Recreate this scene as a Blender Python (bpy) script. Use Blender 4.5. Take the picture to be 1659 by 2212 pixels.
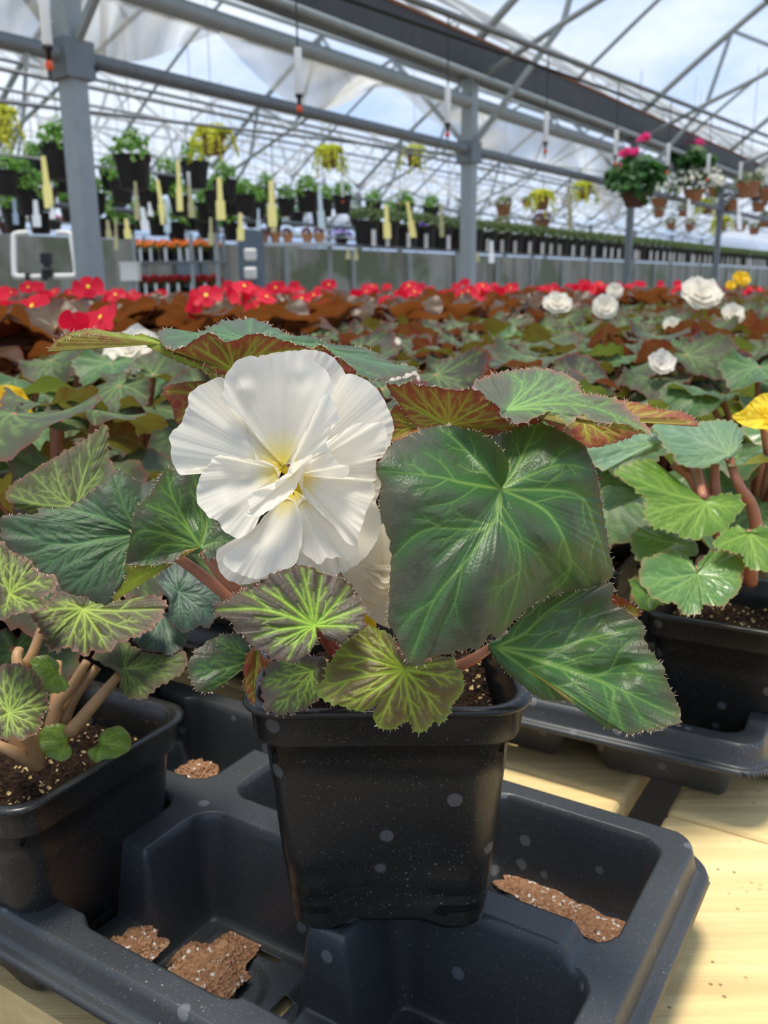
import bpy, math, random
import numpy as np
from mathutils import Matrix, Vector
for o in list(bpy.data.objects):
    bpy.data.objects.remove(o)
SC = bpy.context.scene
COL = SC.collection
RNG = np.random.default_rng(7)
random.seed(7)

# ---------------------------------------------------------------- camera
F = 1930.0                      # focal length in pixels of the 1659 x 2212 frame
PITCH = math.radians(14.2)
ROLL = math.radians(0.6)
CAM = np.array([0.0, 0.0, 0.33])           # bench top is z = 0
_r0 = np.array([1.0, 0, 0]); _f = np.array([0, math.cos(PITCH), -math.sin(PITCH)])
_u0 = np.array([0, math.sin(PITCH), math.cos(PITCH)])
_r = math.cos(ROLL) * _r0 - math.sin(ROLL) * _u0
_u = math.sin(ROLL) * _r0 + math.cos(ROLL) * _u0
cd = bpy.data.cameras.new('camera'); cam = bpy.data.objects.new('camera', cd); COL.objects.link(cam)
cam.matrix_world = Matrix(((_r[0], _u[0], -_f[0], CAM[0]), (_r[1], _u[1], -_f[1], CAM[1]),
                           (_r[2], _u[2], -_f[2], CAM[2]), (0, 0, 0, 1)))
cd.sensor_fit = 'VERTICAL'; cd.sensor_height = 36.0; cd.lens = 36.0 * F / 2212.0
cd.clip_start = 0.02; cd.clip_end = 400
cd.dof.use_dof = True; cd.dof.focus_distance = 0.325; cd.dof.aperture_fstop = 19.0
SC.camera = cam

# ---------------------------------------------------------------- light
SC.view_settings.view_transform = 'Standard'; SC.view_settings.look = 'None'
SC.view_settings.gamma = 1.0; SC.view_settings.use_curve_mapping = False
SC.view_settings.exposure = 0.0
SC.cycles.use_denoising = True
SC.cycles.use_adaptive_sampling = True; SC.cycles.adaptive_threshold = 0.04
SC.cycles.max_bounces = 7; SC.cycles.diffuse_bounces = 3; SC.cycles.glossy_bounces = 2
SC.cycles.transmission_bounces = 4; SC.cycles.transparent_max_bounces = 10
SC.cycles.sample_clamp_indirect = 4.0
sd = bpy.data.lights.new('sun', 'SUN'); sd.energy = 5.2; sd.angle = math.radians(16); sd.color = (1.0, 0.93, 0.80)
sun = bpy.data.objects.new('sun', sd); COL.objects.link(sun); sun.location = (1, 2, 6)
sun.rotation_euler = Vector((-0.04, -0.02, 1.0)).to_track_quat('Z', 'Y').to_euler()
W = bpy.data.worlds.new('sky'); SC.world = W; W.use_nodes = True
_n = W.node_tree.nodes; _l = W.node_tree.links; _n.clear()
_tc = _n.new('ShaderNodeTexCoord'); _mp = _n.new('ShaderNodeMapping'); _mp.inputs['Scale'].default_value = (1.0, 1.0, 2.4)
_ns = _n.new('ShaderNodeTexNoise'); _ns.inputs['Scale'].default_value = 2.2; _ns.inputs['Detail'].default_value = 7; _ns.inputs['Roughness'].default_value = 0.6
_rp = _n.new('ShaderNodeValToRGB'); _rp.color_ramp.elements[0].position = 0.47; _rp.color_ramp.elements[1].position = 0.68
_rp.color_ramp.elements[0].color = (0.40, 0.57, 0.88, 1); _rp.color_ramp.elements[1].color = (0.93, 0.95, 0.98, 1)
_bg = _n.new('ShaderNodeBackground'); _bg.inputs['Strength'].default_value = 1.22; _o = _n.new('ShaderNodeOutputWorld')
_l.new(_tc.outputs['Generated'], _mp.inputs[0]); _l.new(_mp.outputs[0], _ns.inputs['Vector']); _l.new(_ns.outputs['Fac'], _rp.inputs[0])
_l.new(_rp.outputs[0], _bg.inputs['Color']); _l.new(_bg.outputs[0], _o.inputs[0])

# ---------------------------------------------------------------- helpers
def unproj(px, py, d):
    """photo pixel + distance along the view axis (m) -> world point(s)"""
    px = np.asarray(px, float); py = np.asarray(py, float); d = np.asarray(d, float)
    x = (px - 829.5) / F * d; y = -(py - 1106.0) / F * d
    return CAM + x[..., None] * _r + y[..., None] * _u + d[..., None] * _f
def on_z(px, py, z):
    v = unproj(px, py, 1.0) - CAM
    return CAM + v * ((z - CAM[2]) / v[2])
def proj(P):
    v = np.asarray(P, float) - CAM
    d = v @ _f
    return 829.5 + F * (v @ _r) / d, 1106.0 - F * (v @ _u) / d, d
def lin(c):
    return tuple(((v / 255.0) / 12.92 if v / 255.0 <= 0.04045 else ((v / 255.0 + 0.055) / 1.055) ** 2.4) for v in c) + (1.0,)
AZ = math.radians(34.65)        # direction of the greenhouse bays
GA = np.array([math.cos(AZ), -math.sin(AZ)]); GB = np.array([math.sin(AZ), math.cos(AZ)])
def G(a, b, h):                 # bay frame: a across, b along the gutters, h above the camera
    return np.array([a * GA[0] + b * GB[0], a * GA[1] + b * GB[1], CAM[2] + h])

def make_mesh(name, V, faces, mats=(), cols=None, fmat=None, smooth=True):
    V = np.asarray(V, dtype=np.float32).reshape(-1, 3)
    me = bpy.data.meshes.new(name)
    if isinstance(faces, np.ndarray):
        n = faces.shape[1]; flat = faces.astype(np.int32).ravel(); tot = np.full(len(faces), n, np.int32)
    else:
        tot = np.array([len(f) for f in faces], np.int32)
        flat = np.fromiter((i for f in faces for i in f), np.int32)
    me.vertices.add(len(V)); me.vertices.foreach_set('co', V.ravel())
    me.loops.add(len(flat)); me.loops.foreach_set('vertex_index', flat)
    me.polygons.add(len(tot))
    st = np.zeros(len(tot), np.int32); st[1:] = np.cumsum(tot)[:-1]
    me.polygons.foreach_set('loop_start', st)
    if fmat is not None:
        me.polygons.foreach_set('material_index', np.asarray(fmat, np.int32))
    me.update(calc_edges=True)
    me.polygons.foreach_set('use_smooth', np.full(len(tot), smooth))
    for m in mats: me.materials.append(m)
    if cols is not None:
        at = me.attributes.new('vn', 'FLOAT_COLOR', 'POINT')
        c = np.zeros((len(V), 4), np.float32); c[:, :cols.shape[1]] = cols; c[:, 3] = 1
        at.data.foreach_set('color', c.ravel())
    me.validate()
    return me
def link(name, me, parent=None, loc=None):
    o = bpy.data.objects.new(name, me); COL.objects.link(o)
    if loc is not None: o.location = loc
    if parent is not None: o.parent = parent
    return o
def tag(o, label=None, cat=None, group=None, kind=None):
    if label: o['label'] = label
    if cat: o['category'] = cat
    if group: o['group'] = group
    if kind: o['kind'] = kind
    return o
def empty(name, loc, rz=0.0):
    o = bpy.data.objects.new(name, None); COL.objects.link(o); o.location = loc; o.rotation_euler = (0, 0, rz)
    o.empty_display_size = 0.02
    return o
def copy_tree(o, parent=None):
    c = o.copy(); COL.objects.link(c)
    if parent is not None: c.parent = parent
    for ch in KIDS.get(o.name, ()): copy_tree(ch, c)
    return c
KIDS = {}
def kids(root):                 # remember the children of a source thing before copying it
    KIDS[root.name] = list(root.children)
    for c in root.children: kids(c)

class MB:                       # collects simple shapes into one mesh
    def __init__(s): s.v = []; s.f = []; s.m = []; s.n = 0
    def add(s, V, Fc, m=0):
        V = np.asarray(V, float).reshape(-1, 3); s.v.append(V)
        s.f += [tuple(i + s.n for i in f) for f in Fc]; s.m += [m] * len(Fc); s.n += len(V)
    def box(s, c, size, m=0, ax=None):
        c = np.asarray(c, float); hx, hy, hz = np.asarray(size, float) / 2
        pts = np.array([(x, y, z) for x in (-hx, hx) for y in (-hy, hy) for z in (-hz, hz)])
        if ax is not None: pts = pts @ np.asarray(ax, float)
        s.add(c + pts, [(0, 1, 3, 2), (4, 6, 7, 5), (0, 4, 5, 1), (2, 3, 7, 6), (0, 2, 6, 4), (1, 5, 7, 3)], m)
    def bar(s, p, q, w, h=None, m=0):            # square section bar from p to q
        p = np.asarray(p, float); q = np.asarray(q, float); h = h or w
        t = (q - p) / np.linalg.norm(q - p); r = np.array([0, 0, 1.0]) if abs(t[2]) < 0.9 else np.array([GB[0], GB[1], 0])
        x = np.cross(t, r); x /= np.linalg.norm(x); y = np.cross(x, t)
        pts = [e + sx * x * w / 2 + sy * y * h / 2 for e in (p, q) for sx, sy in ((-1, -1), (1, -1), (1, 1), (-1, 1))]
        s.add(pts, [(3, 2, 1, 0), (4, 5, 6, 7)] + [(k, (k + 1) % 4, (k + 1) % 4 + 4, k + 4) for k in range(4)], m)
    def tube(s, P, R, n=10, m=0, cap=True):
        P = np.asarray(P, float); K = len(P); R = np.broadcast_to(np.asarray(R, float), (K,))
        T = np.gradient(P, axis=0); T /= np.linalg.norm(T, axis=1)[:, None] + 1e-12
        ref = np.array([0, 0, 1.0]) if abs(T[:, 2]).mean() < 0.9 else np.array([1.0, 0.2, 0])
        X = np.cross(T, ref); X /= np.linalg.norm(X, axis=1)[:, None] + 1e-12; Y = np.cross(T, X)
        a = np.linspace(0, 2 * np.pi, n, endpoint=False)
        V = P[:, None] + R[:, None, None] * (np.cos(a)[None, :, None] * X[:, None] + np.sin(a)[None, :, None] * Y[:, None])
        fs = [(k * n + i, k * n + (i + 1) % n, (k + 1) * n + (i + 1) % n, (k + 1) * n + i) for k in range(K - 1) for i in range(n)]
        if cap: fs += [tuple(range(n - 1, -1, -1)), tuple((K - 1) * n + i for i in range(n))]
        s.add(V, fs, m)
    def lathe(s, prof, c=(0, 0, 0), n=20, m=0):
        prof = np.asarray(prof, float); a = np.linspace(0, 2 * np.pi, n, endpoint=False)
        V = [(c[0] + r * math.cos(t), c[1] + r * math.sin(t), c[2] + z) for r, z in prof for t in a]
        fs = [(k * n + i, k * n + (i + 1) % n, (k + 1) * n + (i + 1) % n, (k + 1) * n + i) for k in range(len(prof) - 1) for i in range(n)]
        s.add(V, fs, m)
    def mesh(s, name, mats, smooth=False):
        return make_mesh(name, np.concatenate(s.v), s.f, mats, fmat=s.m, smooth=smooth)
    def build(s, name, mats, parent=None, smooth=False, loc=None):
        return link(name, s.mesh(name, mats if isinstance(mats, (list, tuple)) else [mats], smooth), parent, loc)
def auto_smooth(o, ang=40):
    pass

# ---------------------------------------------------------------- materials
def nt(name):
    m = bpy.data.materials.new(name); m.use_nodes = True
    t = m.node_tree; t.nodes.clear(); return m, t.nodes, t.links
def nd(N, typ, **kw):
    n = N.new(typ)
    for k, v in kw.items():
        if k in n.inputs: n.inputs[k].default_value = v
        else: setattr(n, k, v)
    return n
def mixc(N, L, fac, a, b, blend='MIX'):
    x = N.new('ShaderNodeMix'); x.data_type = 'RGBA'; x.blend_type = blend
    for k, v in ((0, fac), (6, a), (7, b)):
        if hasattr(v, 'links'): L.new(v, x.inputs[k])
        else: x.inputs[k].default_value = v
    return x.outputs[2]
def math_(N, L, op, a, b=0.0, clamp=False):
    x = N.new('ShaderNodeMath'); x.operation = op; x.use_clamp = clamp
    for k, v in ((0, a), (1, b)):
        if hasattr(v, 'links'): L.new(v, x.inputs[k])
        else: x.inputs[k].default_value = v
    return x.outputs[0]
def ramp(N, L, fac, p0, p1, c0=(0, 0, 0, 1), c1=(1, 1, 1, 1)):
    r = N.new('ShaderNodeValToRGB'); e = r.color_ramp.elements
    e[0].position = p0; e[1].position = p1; e[0].color = c0; e[1].color = c1
    L.new(fac, r.inputs[0]); return r.outputs[0]
def noise(N, L, scale, detail=4, rough=0.55, co=None):
    n = nd(N, 'ShaderNodeTexNoise', Scale=scale, Detail=detail, Roughness=rough)
    if co is not None: L.new(co, n.inputs['Vector'])
    return n.outputs['Fac']
def simple(name, col, rough=0.6, metal=0.0, spec=0.5, var=0.0, scale=30.0, bump=0.0, col2=None):
    m, N, L = nt(name)
    b = nd(N, 'ShaderNodeBsdfPrincipled', Roughness=rough, Metallic=metal); b.inputs['Specular IOR Level'].default_value = spec
    o = N.new('ShaderNodeOutputMaterial'); L.new(b.outputs[0], o.inputs[0])
    c = lin(col)
    if var or col2 or bump:
        co = N.new('ShaderNodeTexCoord').outputs['Object']
        f = noise(N, L, scale, 5, 0.6, co)
    if var or col2:
        c2 = lin(col2) if col2 else tuple(v * (1 - var) for v in c[:3]) + (1,)
        L.new(mixc(N, L, ramp(N, L, f, 0.35, 0.65), c2, c), b.inputs['Base Color'])
    else: b.inputs['Base Color'].default_value = c
    if bump:
        bp = nd(N, 'ShaderNodeBump', Strength=bump, Distance=0.002); L.new(f, bp.inputs['Height']); L.new(bp.outputs[0], b.inputs['Normal'])
    return m
def leaf_mat(name, base, base2, halo, vein, edge, ubase=(125, 62, 42), uvein=(150, 170, 60), rough=0.42, trans=0.28,
             edge_pow=28.0, spec=0.45, ret=0.35, halo_k=0.8, vein_k=0.9, sheen=0.12, tcol=(120, 150, 40), grain=0.45):
    m, N, L = nt(name)
    at = nd(N, 'ShaderNodeAttribute', attribute_name='vn'); sp = N.new('ShaderNodeSeparateColor'); L.new(at.outputs['Color'], sp.inputs[0])
    co = N.new('ShaderNodeTexCoord').outputs['Object']
    n1 = noise(N, L, 55, 6, 0.62, co); n2 = noise(N, L, 900, 3, 0.6, co)
    vo = nd(N, 'ShaderNodeTexVoronoi', feature='DISTANCE_TO_EDGE', Scale=210.0); 
    wob = nd(N, 'ShaderNodeTexNoise', Scale=160.0, Detail=2.0); L.new(co, wob.inputs['Vector'])
    add = nd(N, 'ShaderNodeMixRGB', blend_type='ADD', Fac=0.006); L.new(co, add.inputs[1]); L.new(wob.outputs['Color'], add.inputs[2])
    L.new(add.outputs[0], vo.inputs['Vector'])
    net = ramp(N, L, vo.outputs['Distance'], 0.0, 0.12, (1, 1, 1, 1), (0, 0, 0, 1))
    nb = ramp(N, L, n1, 0.36, 0.64)
    b0 = mixc(N, L, nb, lin(base), lin(base2))
    b0 = mixc(N, L, math_(N, L, 'MULTIPLY', n2, 0.55), b0, mixc(N, L, 0.5, b0, (0.0, 0.0, 0.0, 1)))
    hal = math_(N, L, 'MULTIPLY', sp.outputs[1], math_(N, L, 'ADD', 0.45, math_(N, L, 'MULTIPLY', n1, 1.2)), True)
    hal = math_(N, L, 'MAXIMUM', math_(N, L, 'MULTIPLY', hal, halo_k), math_(N, L, 'MULTIPLY', net, ret))
    c = mixc(N, L, hal, b0, lin(halo))
    c = mixc(N, L, math_(N, L, 'MULTIPLY', sp.outputs[0], vein_k), c, lin(vein))
    c = mixc(N, L, math_(N, L, 'POWER', sp.outputs[2], edge_pow), c, lin(edge))
    u = mixc(N, L, math_(N, L, 'MAXIMUM', sp.outputs[0], math_(N, L, 'MAXIMUM', math_(N, L, 'MULTIPLY', sp.outputs[1], 0.6), math_(N, L, 'MULTIPLY', net, 0.5))), lin(ubase), lin(uvein))
    g = N.new('ShaderNodeNewGeometry')
    c = mixc(N, L, g.outputs['Backfacing'], c, u)
    b = nd(N, 'ShaderNodeBsdfPrincipled', Roughness=rough); b.inputs['Specular IOR Level'].default_value = spec
    b.inputs['Sheen Weight'].default_value = sheen; b.inputs['Sheen Roughness'].default_value = 0.4
    L.new(c, b.inputs['Base Color'])
    hgt = math_(N, L, 'ADD', math_(N, L, 'MULTIPLY', sp.outputs[1], -1.0), math_(N, L, 'ADD', math_(N, L, 'MULTIPLY', net, -0.12), math_(N, L, 'MULTIPLY', n2, grain)))
    bp = nd(N, 'ShaderNodeBump', Strength=0.35, Distance=0.0012); L.new(hgt, bp.inputs['Height']); L.new(bp.outputs[0], b.inputs['Normal'])
    tr = N.new('ShaderNodeBsdfTranslucent'); L.new(mixc(N, L, 0.45, c, lin(tcol), 'MIX'), tr.inputs[0])
    mx = nd(N, 'ShaderNodeMixShader'); mx.inputs[0].default_value = trans
    L.new(b.outputs[0], mx.inputs[1]); L.new(tr.outputs[0], mx.inputs[2])
    o = N.new('ShaderNodeOutputMaterial'); L.new(mx.outputs[0], o.inputs[0])
    return m
def petal_mat(name, col, throat, trans=0.4, rough=0.5, back=None):
    m, N, L = nt(name)
    at = nd(N, 'ShaderNodeAttribute', attribute_name='vn'); sp = N.new('ShaderNodeSeparateColor'); L.new(at.outputs['Color'], sp.inputs[0])
    c = mixc(N, L, ramp(N, L, sp.outputs[0], 0.03, 0.36), lin(throat), lin(col))
    if back:
        g = N.new('ShaderNodeNewGeometry'); c = mixc(N, L, g.outputs['Backfacing'], c, lin(back))
    co = N.new('ShaderNodeTexCoord').outputs['Object']
    b = nd(N, 'ShaderNodeBsdfPrincipled', Roughness=rough); b.inputs['Specular IOR Level'].default_value = 0.25
    b.inputs['Sheen Weight'].default_value = 0.1
    L.new(c, b.inputs['Base Color'])
    h = math_(N, L, 'ADD', sp.outputs[1], math_(N, L, 'MULTIPLY', noise(N, L, 700, 3, 0.5, co), 0.25))
    bp = nd(N, 'ShaderNodeBump', Strength=0.13, Distance=0.0008); L.new(h, bp.inputs['Height']); L.new(bp.outputs[0], b.inputs['Normal'])
    tr = N.new('ShaderNodeBsdfTranslucent'); L.new(c, tr.inputs[0])
    mx = nd(N, 'ShaderNodeMixShader'); mx.inputs[0].default_value = trans
    L.new(b.outputs[0], mx.inputs[1]); L.new(tr.outputs[0], mx.inputs[2])
    o = N.new('ShaderNodeOutputMaterial'); L.new(mx.outputs[0], o.inputs[0])
    return m
def plastic_mat(name, col, rough, spots=0.5, dust=0.25, sc=1.0):
    m, N, L = nt(name)
    co = N.new('ShaderNodeTexCoord').outputs['Object']
    vo = nd(N, 'ShaderNodeTexVoronoi', Scale=70.0 * sc, Randomness=1.0); L.new(co, vo.inputs['Vector'])
    rad = nd(N, 'ShaderNodeTexVoronoi', Scale=260.0 * sc); L.new(co, rad.inputs['Vector'])
    patch = ramp(N, L, noise(N, L, 14, 3, 0.6, co), 0.52, 0.66)
    ring = ramp(N, L, vo.outputs['Distance'], 0.20, 0.24, (1, 1, 1, 1), (0, 0, 0, 1))
    sel = N.new('ShaderNodeSeparateColor'); L.new(vo.outputs['Color'], sel.inputs[0])
    ring = math_(N, L, 'MULTIPLY', ring, math_(N, L, 'GREATER_THAN', sel.outputs[0], 0.72))
    dot = math_(N, L, 'MULTIPLY', ramp(N, L, rad.outputs['Distance'], 0.10, 0.15, (1, 1, 1, 1), (0, 0, 0, 1)), patch)
    fine = ramp(N, L, noise(N, L, 1100, 2, 0.5, co), 0.64, 0.70)
    c = mixc(N, L, math_(N, L, 'MULTIPLY', ring, spots * 0.5), lin(col), lin((150, 155, 160)))
    c = mixc(N, L, math_(N, L, 'MULTIPLY', dot, spots), c, lin((190, 180, 165)))
    c = mixc(N, L, math_(N, L, 'MULTIPLY', fine, dust), c, lin((150, 140, 128)))
    c = mixc(N, L, math_(N, L, 'MULTIPLY', noise(N, L, 9, 4, 0.6, co), dust * 0.35), c, lin((120, 115, 108)))
    b = nd(N, 'ShaderNodeBsdfPrincipled', Roughness=rough); b.inputs['Specular IOR Level'].default_value = 0.5
    L.new(c, b.inputs['Base Color'])
    L.new(math_(N, L, 'ADD', rough, math_(N, L, 'MULTIPLY', ring, 0.2)), b.inputs['Roughness'])
    bp = nd(N, 'ShaderNodeBump', Strength=0.05, Distance=0.001); L.new(noise(N, L, 300, 3, 0.5, co), bp.inputs['Height']); L.new(bp.outputs[0], b.inputs['Normal'])
    o = N.new('ShaderNodeOutputMaterial'); L.new(b.outputs[0], o.inputs[0])
    return m
def soil_mat(name, c1, c2, speck):
    m, N, L = nt(name)
    co = N.new('ShaderNodeTexCoord').outputs['Object']
    vo = nd(N, 'ShaderNodeTexVoronoi', Scale=620.0); L.new(co, vo.inputs['Vector'])
    s = N.new('ShaderNodeSeparateColor'); L.new(vo.outputs['Color'], s.inputs[0])
    c = mixc(N, L, s.outputs[1], lin(c1), lin(c2))
    c = mixc(N, L, math_(N, L, 'GREATER_THAN', s.outputs[0], 0.945), c, lin(speck))
    b = nd(N, 'ShaderNodeBsdfPrincipled', Roughness=0.95); b.inputs['Specular IOR Level'].default_value = 0.15
    L.new(c, b.inputs['Base Color'])
    bp = nd(N, 'ShaderNodeBump', Strength=0.9, Distance=0.002); L.new(math_(N, L, 'ADD', vo.outputs['Distance'], noise(N, L, 500, 4, 0.7, co)), bp.inputs['Height'])
    L.new(bp.outputs[0], b.inputs['Normal'])
    o = N.new('ShaderNodeOutputMaterial'); L.new(b.outputs[0], o.inputs[0])
    return m
# ---------------------------------------------------------------- leaf and petal builders
def fill(pts, k, default):
    """entries may leave out depth / bulge: those are interpolated between the neighbours that give one"""
    n = len(pts); idx = [i for i in range(n) if len(pts[i]) > k and pts[i][k] is not None]
    if not idx: return np.full(n, float(default))
    xs = np.array(idx + [idx[0] + n], float); vs = np.array([pts[i][k] for i in idx] + [pts[idx[0]][k]], float)
    q = np.arange(n, dtype=float); q[q < xs[0]] += n
    return np.interp(q, xs, vs)
def closed_curve(P, n):
    """closed Catmull-Rom through P (k x c), resampled to n points by length in the first two columns"""
    k = len(P); out = []
    t = np.linspace(0, 1, 12, endpoint=False)[:, None]
    for i in range(k):
        a, b, c, d = P[(i - 1) % k], P[i], P[(i + 1) % k], P[(i + 2) % k]
        out.append(0.5 * (2 * b + (c - a) * t + (2 * a - 5 * b + 4 * c - d) * t ** 2 + (3 * b - a - 3 * c + d) * t ** 3))
    Q = np.concatenate(out); Q2 = np.vstack([Q, Q[:1]])
    s = np.r_[0, np.cumsum(np.hypot(*np.diff(Q2[:, :2], axis=0).T))]
    u = np.linspace(0, s[-1], n, endpoint=False)
    return np.stack([np.interp(u, s, Q2[:, j]) for j in range(P.shape[1])], 1), s[-1]
def smooth_line(P, n=14):
    P = np.asarray(P, float)
    if len(P) == 2: return P[0] + (P[1] - P[0]) * np.linspace(0, 1, n)[:, None]
    e = np.vstack([2 * P[0] - P[1], P, 2 * P[-1] - P[-2]]); out = []
    t = np.linspace(0, 1, 6, endpoint=False)[:, None]
    for i in range(len(P) - 1):
        a, b, c, d = e[i:i + 4]
        out.append(0.5 * (2 * b + (c - a) * t + (2 * a - 5 * b + 4 * c - d) * t ** 2 + (3 * b - a - 3 * c + d) * t ** 3))
    return np.vstack(out + [P[-1:]])
def vein_field(X, Y, lines, hw):
    """lines: (polyline, width at start, width at end) -> fine vein and broad halo strengths"""
    wmax = max(l[1] for l in lines) if lines else 1.0
    ve = np.zeros(len(X), np.float32); ha = np.zeros(len(X), np.float32)
    for P, w0, w1 in lines:
        n = len(P)
        x0, x1 = P[:, 0].min() - 4 * hw, P[:, 0].max() + 4 * hw; y0, y1 = P[:, 1].min() - 4 * hw, P[:, 1].max() + 4 * hw
        I = np.where((X > x0) & (X < x1) & (Y > y0) & (Y < y1))[0]
        if not len(I): continue
        xi, yi = X[I], Y[I]; best = np.full(len(I), 1e9); wv = np.full(len(I), w0)
        for j in range(n - 1):
            a, b = P[j], P[j + 1]; dx, dy = b - a; L2 = dx * dx + dy * dy + 1e-9
            u = np.clip(((xi - a[0]) * dx + (yi - a[1]) * dy) / L2, 0, 1)
            d = np.hypot(xi - a[0] - u * dx, yi - a[1] - u * dy)
            c = d < best; best[c] = d[c]; wv[c] = (w0 + (w1 - w0) * (j + u[c]) / (n - 1))
        rel = np.clip(wv / wmax, 0, 1)
        ve[I] = np.maximum(ve[I], (0.25 + 0.75 * rel) * np.exp(-(best / (0.75 * wv + 0.3)) ** 2))
        ha[I] = np.maximum(ha[I], (0.45 + 0.55 * rel ** .7) * np.exp(-(best / (hw * (0.42 + 0.62 * rel))) ** 1.4))
    return ve, ha
def auto_veins(C, ends, w, bend=0.08, branch=3, rng=None, spread=0.62):
    lines = []
    for k, e in enumerate(ends):
        pl = np.array([C] + ([list(p) for p in e] if isinstance(e[0], (list, tuple)) else [list(e)]), float)
        if len(pl) == 2:
            d = pl[1] - pl[0]; nrm = np.array([-d[1], d[0]]); mid = (pl[0] + pl[1]) / 2 + nrm * bend * rng.uniform(-1, 1)
            pl = np.array([pl[0], mid, pl[1]])
        P = smooth_line(pl); L = np.hypot(*(P[-1] - P[0])); lines.append((P, w, w * 0.35))
        for b in range(branch):
            for sgn in (-1, 1):
                f = 0.22 + 0.68 * (b + 0.5 * (sgn > 0) + rng.uniform(-.15, .15)) / branch
                i = min(len(P) - 2, int(f * (len(P) - 1))); o = P[i]; t = P[i + 1] - P[i]; t = t / (np.hypot(*t) + 1e-9)
                a = sgn * spread * rng.uniform(0.8, 1.2); r = np.array([t[0] * math.cos(a) - t[1] * math.sin(a), t[0] * math.sin(a) + t[1] * math.cos(a)])
                ln = L * (0.46 - 0.30 * f) * rng.uniform(0.8, 1.25)
                q = np.array([o, o + r * ln * 0.55, o + (r * 0.8 + t * 0.25) * ln]); Q = smooth_line(q); lines.append((Q, w * 0.5, w * 0.18))
                m = Q[len(Q) // 2]; a2 = a * 1.7
                r2 = np.array([t[0] * math.cos(a2) - t[1] * math.sin(a2), t[0] * math.sin(a2) + t[1] * math.cos(a2)])
                lines.append((smooth_line(np.array([m, m + r2 * ln * 0.3])), w * 0.3, w * 0.12))
    return lines
def traced(name, parent, C, outline, mats, m=-5, T=(1, 0, 0), ends=(), vw=4.0, hw=16, branch=3, teeth=4.0, period=15, hair=9.0,
           flip=False, step=3.6, quilt=0.9, wob=0.8, petal=False, ripple=0.0, rip_n=14, seed=0, spread=0.62, extra=(), label=None, throat=(0.0, 1.0)):
    rng = np.random.default_rng(seed + 11)
    s, ox, oy = T
    def cv(p): return (p[0] / s + ox, p[1] / s + oy) + tuple(p[2:])
    C = cv(C); O = [cv(p) for p in outline]; base = np.array(parent.matrix_world.translation) if parent else np.zeros(3)
    D = fill(O, 2, C[2]); M = fill(O, 3, m)
    P0 = np.c_[np.array([p[:2] for p in O], float), D, M]
    _, per = closed_curve(P0, 64)
    n = int(max(40, per / step)); E, per = closed_curve(P0, n)
    # outward normal in the picture plane of the outline, for teeth along the margin
    tg = np.roll(E[:, :2], -1, 0) - np.roll(E[:, :2], 1, 0); tg /= np.linalg.norm(tg, axis=1)[:, None] + 1e-9
    nr = np.c_[tg[:, 1], -tg[:, 0]]
    area = 0.5 * np.sum(E[:, 0] * np.roll(E[:, 1], -1) - np.roll(E[:, 0], -1) * E[:, 1])
    if area < 0: nr = -nr
    u = np.arange(n) * per / n
    if teeth:
        ph = u / period + 0.8 * np.sin(u / 61.0 + seed); a = (ph % 1.0); big = 0.6 + 0.4 * np.sin(u / 47.0 + 2 * seed)
        tooth = (np.where(a < 0.72, a / 0.72, (1 - a) / 0.28) - 0.5) * big + 0.45 * np.sin(u / 5.1 + seed) * 0.5
        E[:, :2] += nr * (tooth * teeth * (1.0 if petal else 1.5))[:, None]
    R = np.hypot(E[:, 0] - C[0], E[:, 1] - C[1]).max(); nrng = int(max(8, R / step))
    t = np.linspace(0, 1, nrng + 1)[1:]; tt = t[:, None]
    X = C[0] + (E[None, :, 0] - C[0]) * tt; Y = C[1] + (E[None, :, 1] - C[1]) * tt
    Dp = C[2] + (E[None, :, 2] - C[2]) * tt + 2 * E[None, :, 3] * tt * (1 - tt)
    X = np.r_[C[0], X.ravel()]; Y = np.r_[C[1], Y.ravel()]; Dp = np.r_[C[2], Dp.ravel()]
    tr = np.r_[0, np.repeat(t, n)]; th = np.r_[0, np.tile(np.arange(n) / n * 2 * np.pi, nrng)]
    for ex, ey, amp, rad in extra:                       # local dents (+) and bumps (-), mm
        ex, ey = ex / s + ox, ey / s + oy
        Dp = Dp + amp * np.exp(-(((X - ex) ** 2 + (Y - ey) ** 2) / (rad / s) ** 2))
    if wob: Dp = Dp + tr * wob * (np.sin(X / 37 + seed) + np.sin(Y / 31 + 1.7 * seed + X / 80))
    if petal:
        ww = rng.uniform(0, 6.28, 4)
        rip = sum(np.sin(th * k + ww[i]) / (1 + i) for i, k in enumerate((rip_n * .8, rip_n * 1.5)))
        Dp = Dp + ripple * tr ** 2.2 * rip + .4 * tr ** 9 * np.sin(th * 23 + ww[3] + 2.6 * np.sin(th * 5 + ww[2])) * (.5 + .5 * np.sin(th * 3 + ww[1]))
        cols = np.c_[throat[0] + tr * throat[1], 0.5 + 0.35 * np.sin(th * 46 + 1.2 * np.sin(th * 9)) * np.minimum(1, tr * 3), tr]
    else:
        lines = auto_veins(np.array(C[:2]), [[cv(q) for q in e] if isinstance(e[0], (list, tuple)) else cv(e) for e in ends], vw, branch=branch, rng=rng, spread=spread)
        ve, ha = vein_field(X, Y, lines, hw)
        Dp = Dp - quilt * (1 - ha) * np.minimum(1, tr * 4) * (1 - 0.6 * tr)
        cols = np.c_[ve, ha, tr]
    V = unproj(X, Y, Dp / 1000.0) - base
    fs = []
    i0 = np.arange(n); i1 = (i0 + 1) % n
    tri = np.c_[np.zeros(n, int), 1 + i0, 1 + i1]
    q = np.concatenate([np.c_[1 + k * n + i0, 1 + (k + 1) * n + i0, 1 + (k + 1) * n + i1, 1 + k * n + i1] for k in range(nrng - 1)])
    fl = (area > 0) != flip            # picture y runs down: positive area is clockwise seen from the camera
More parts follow.
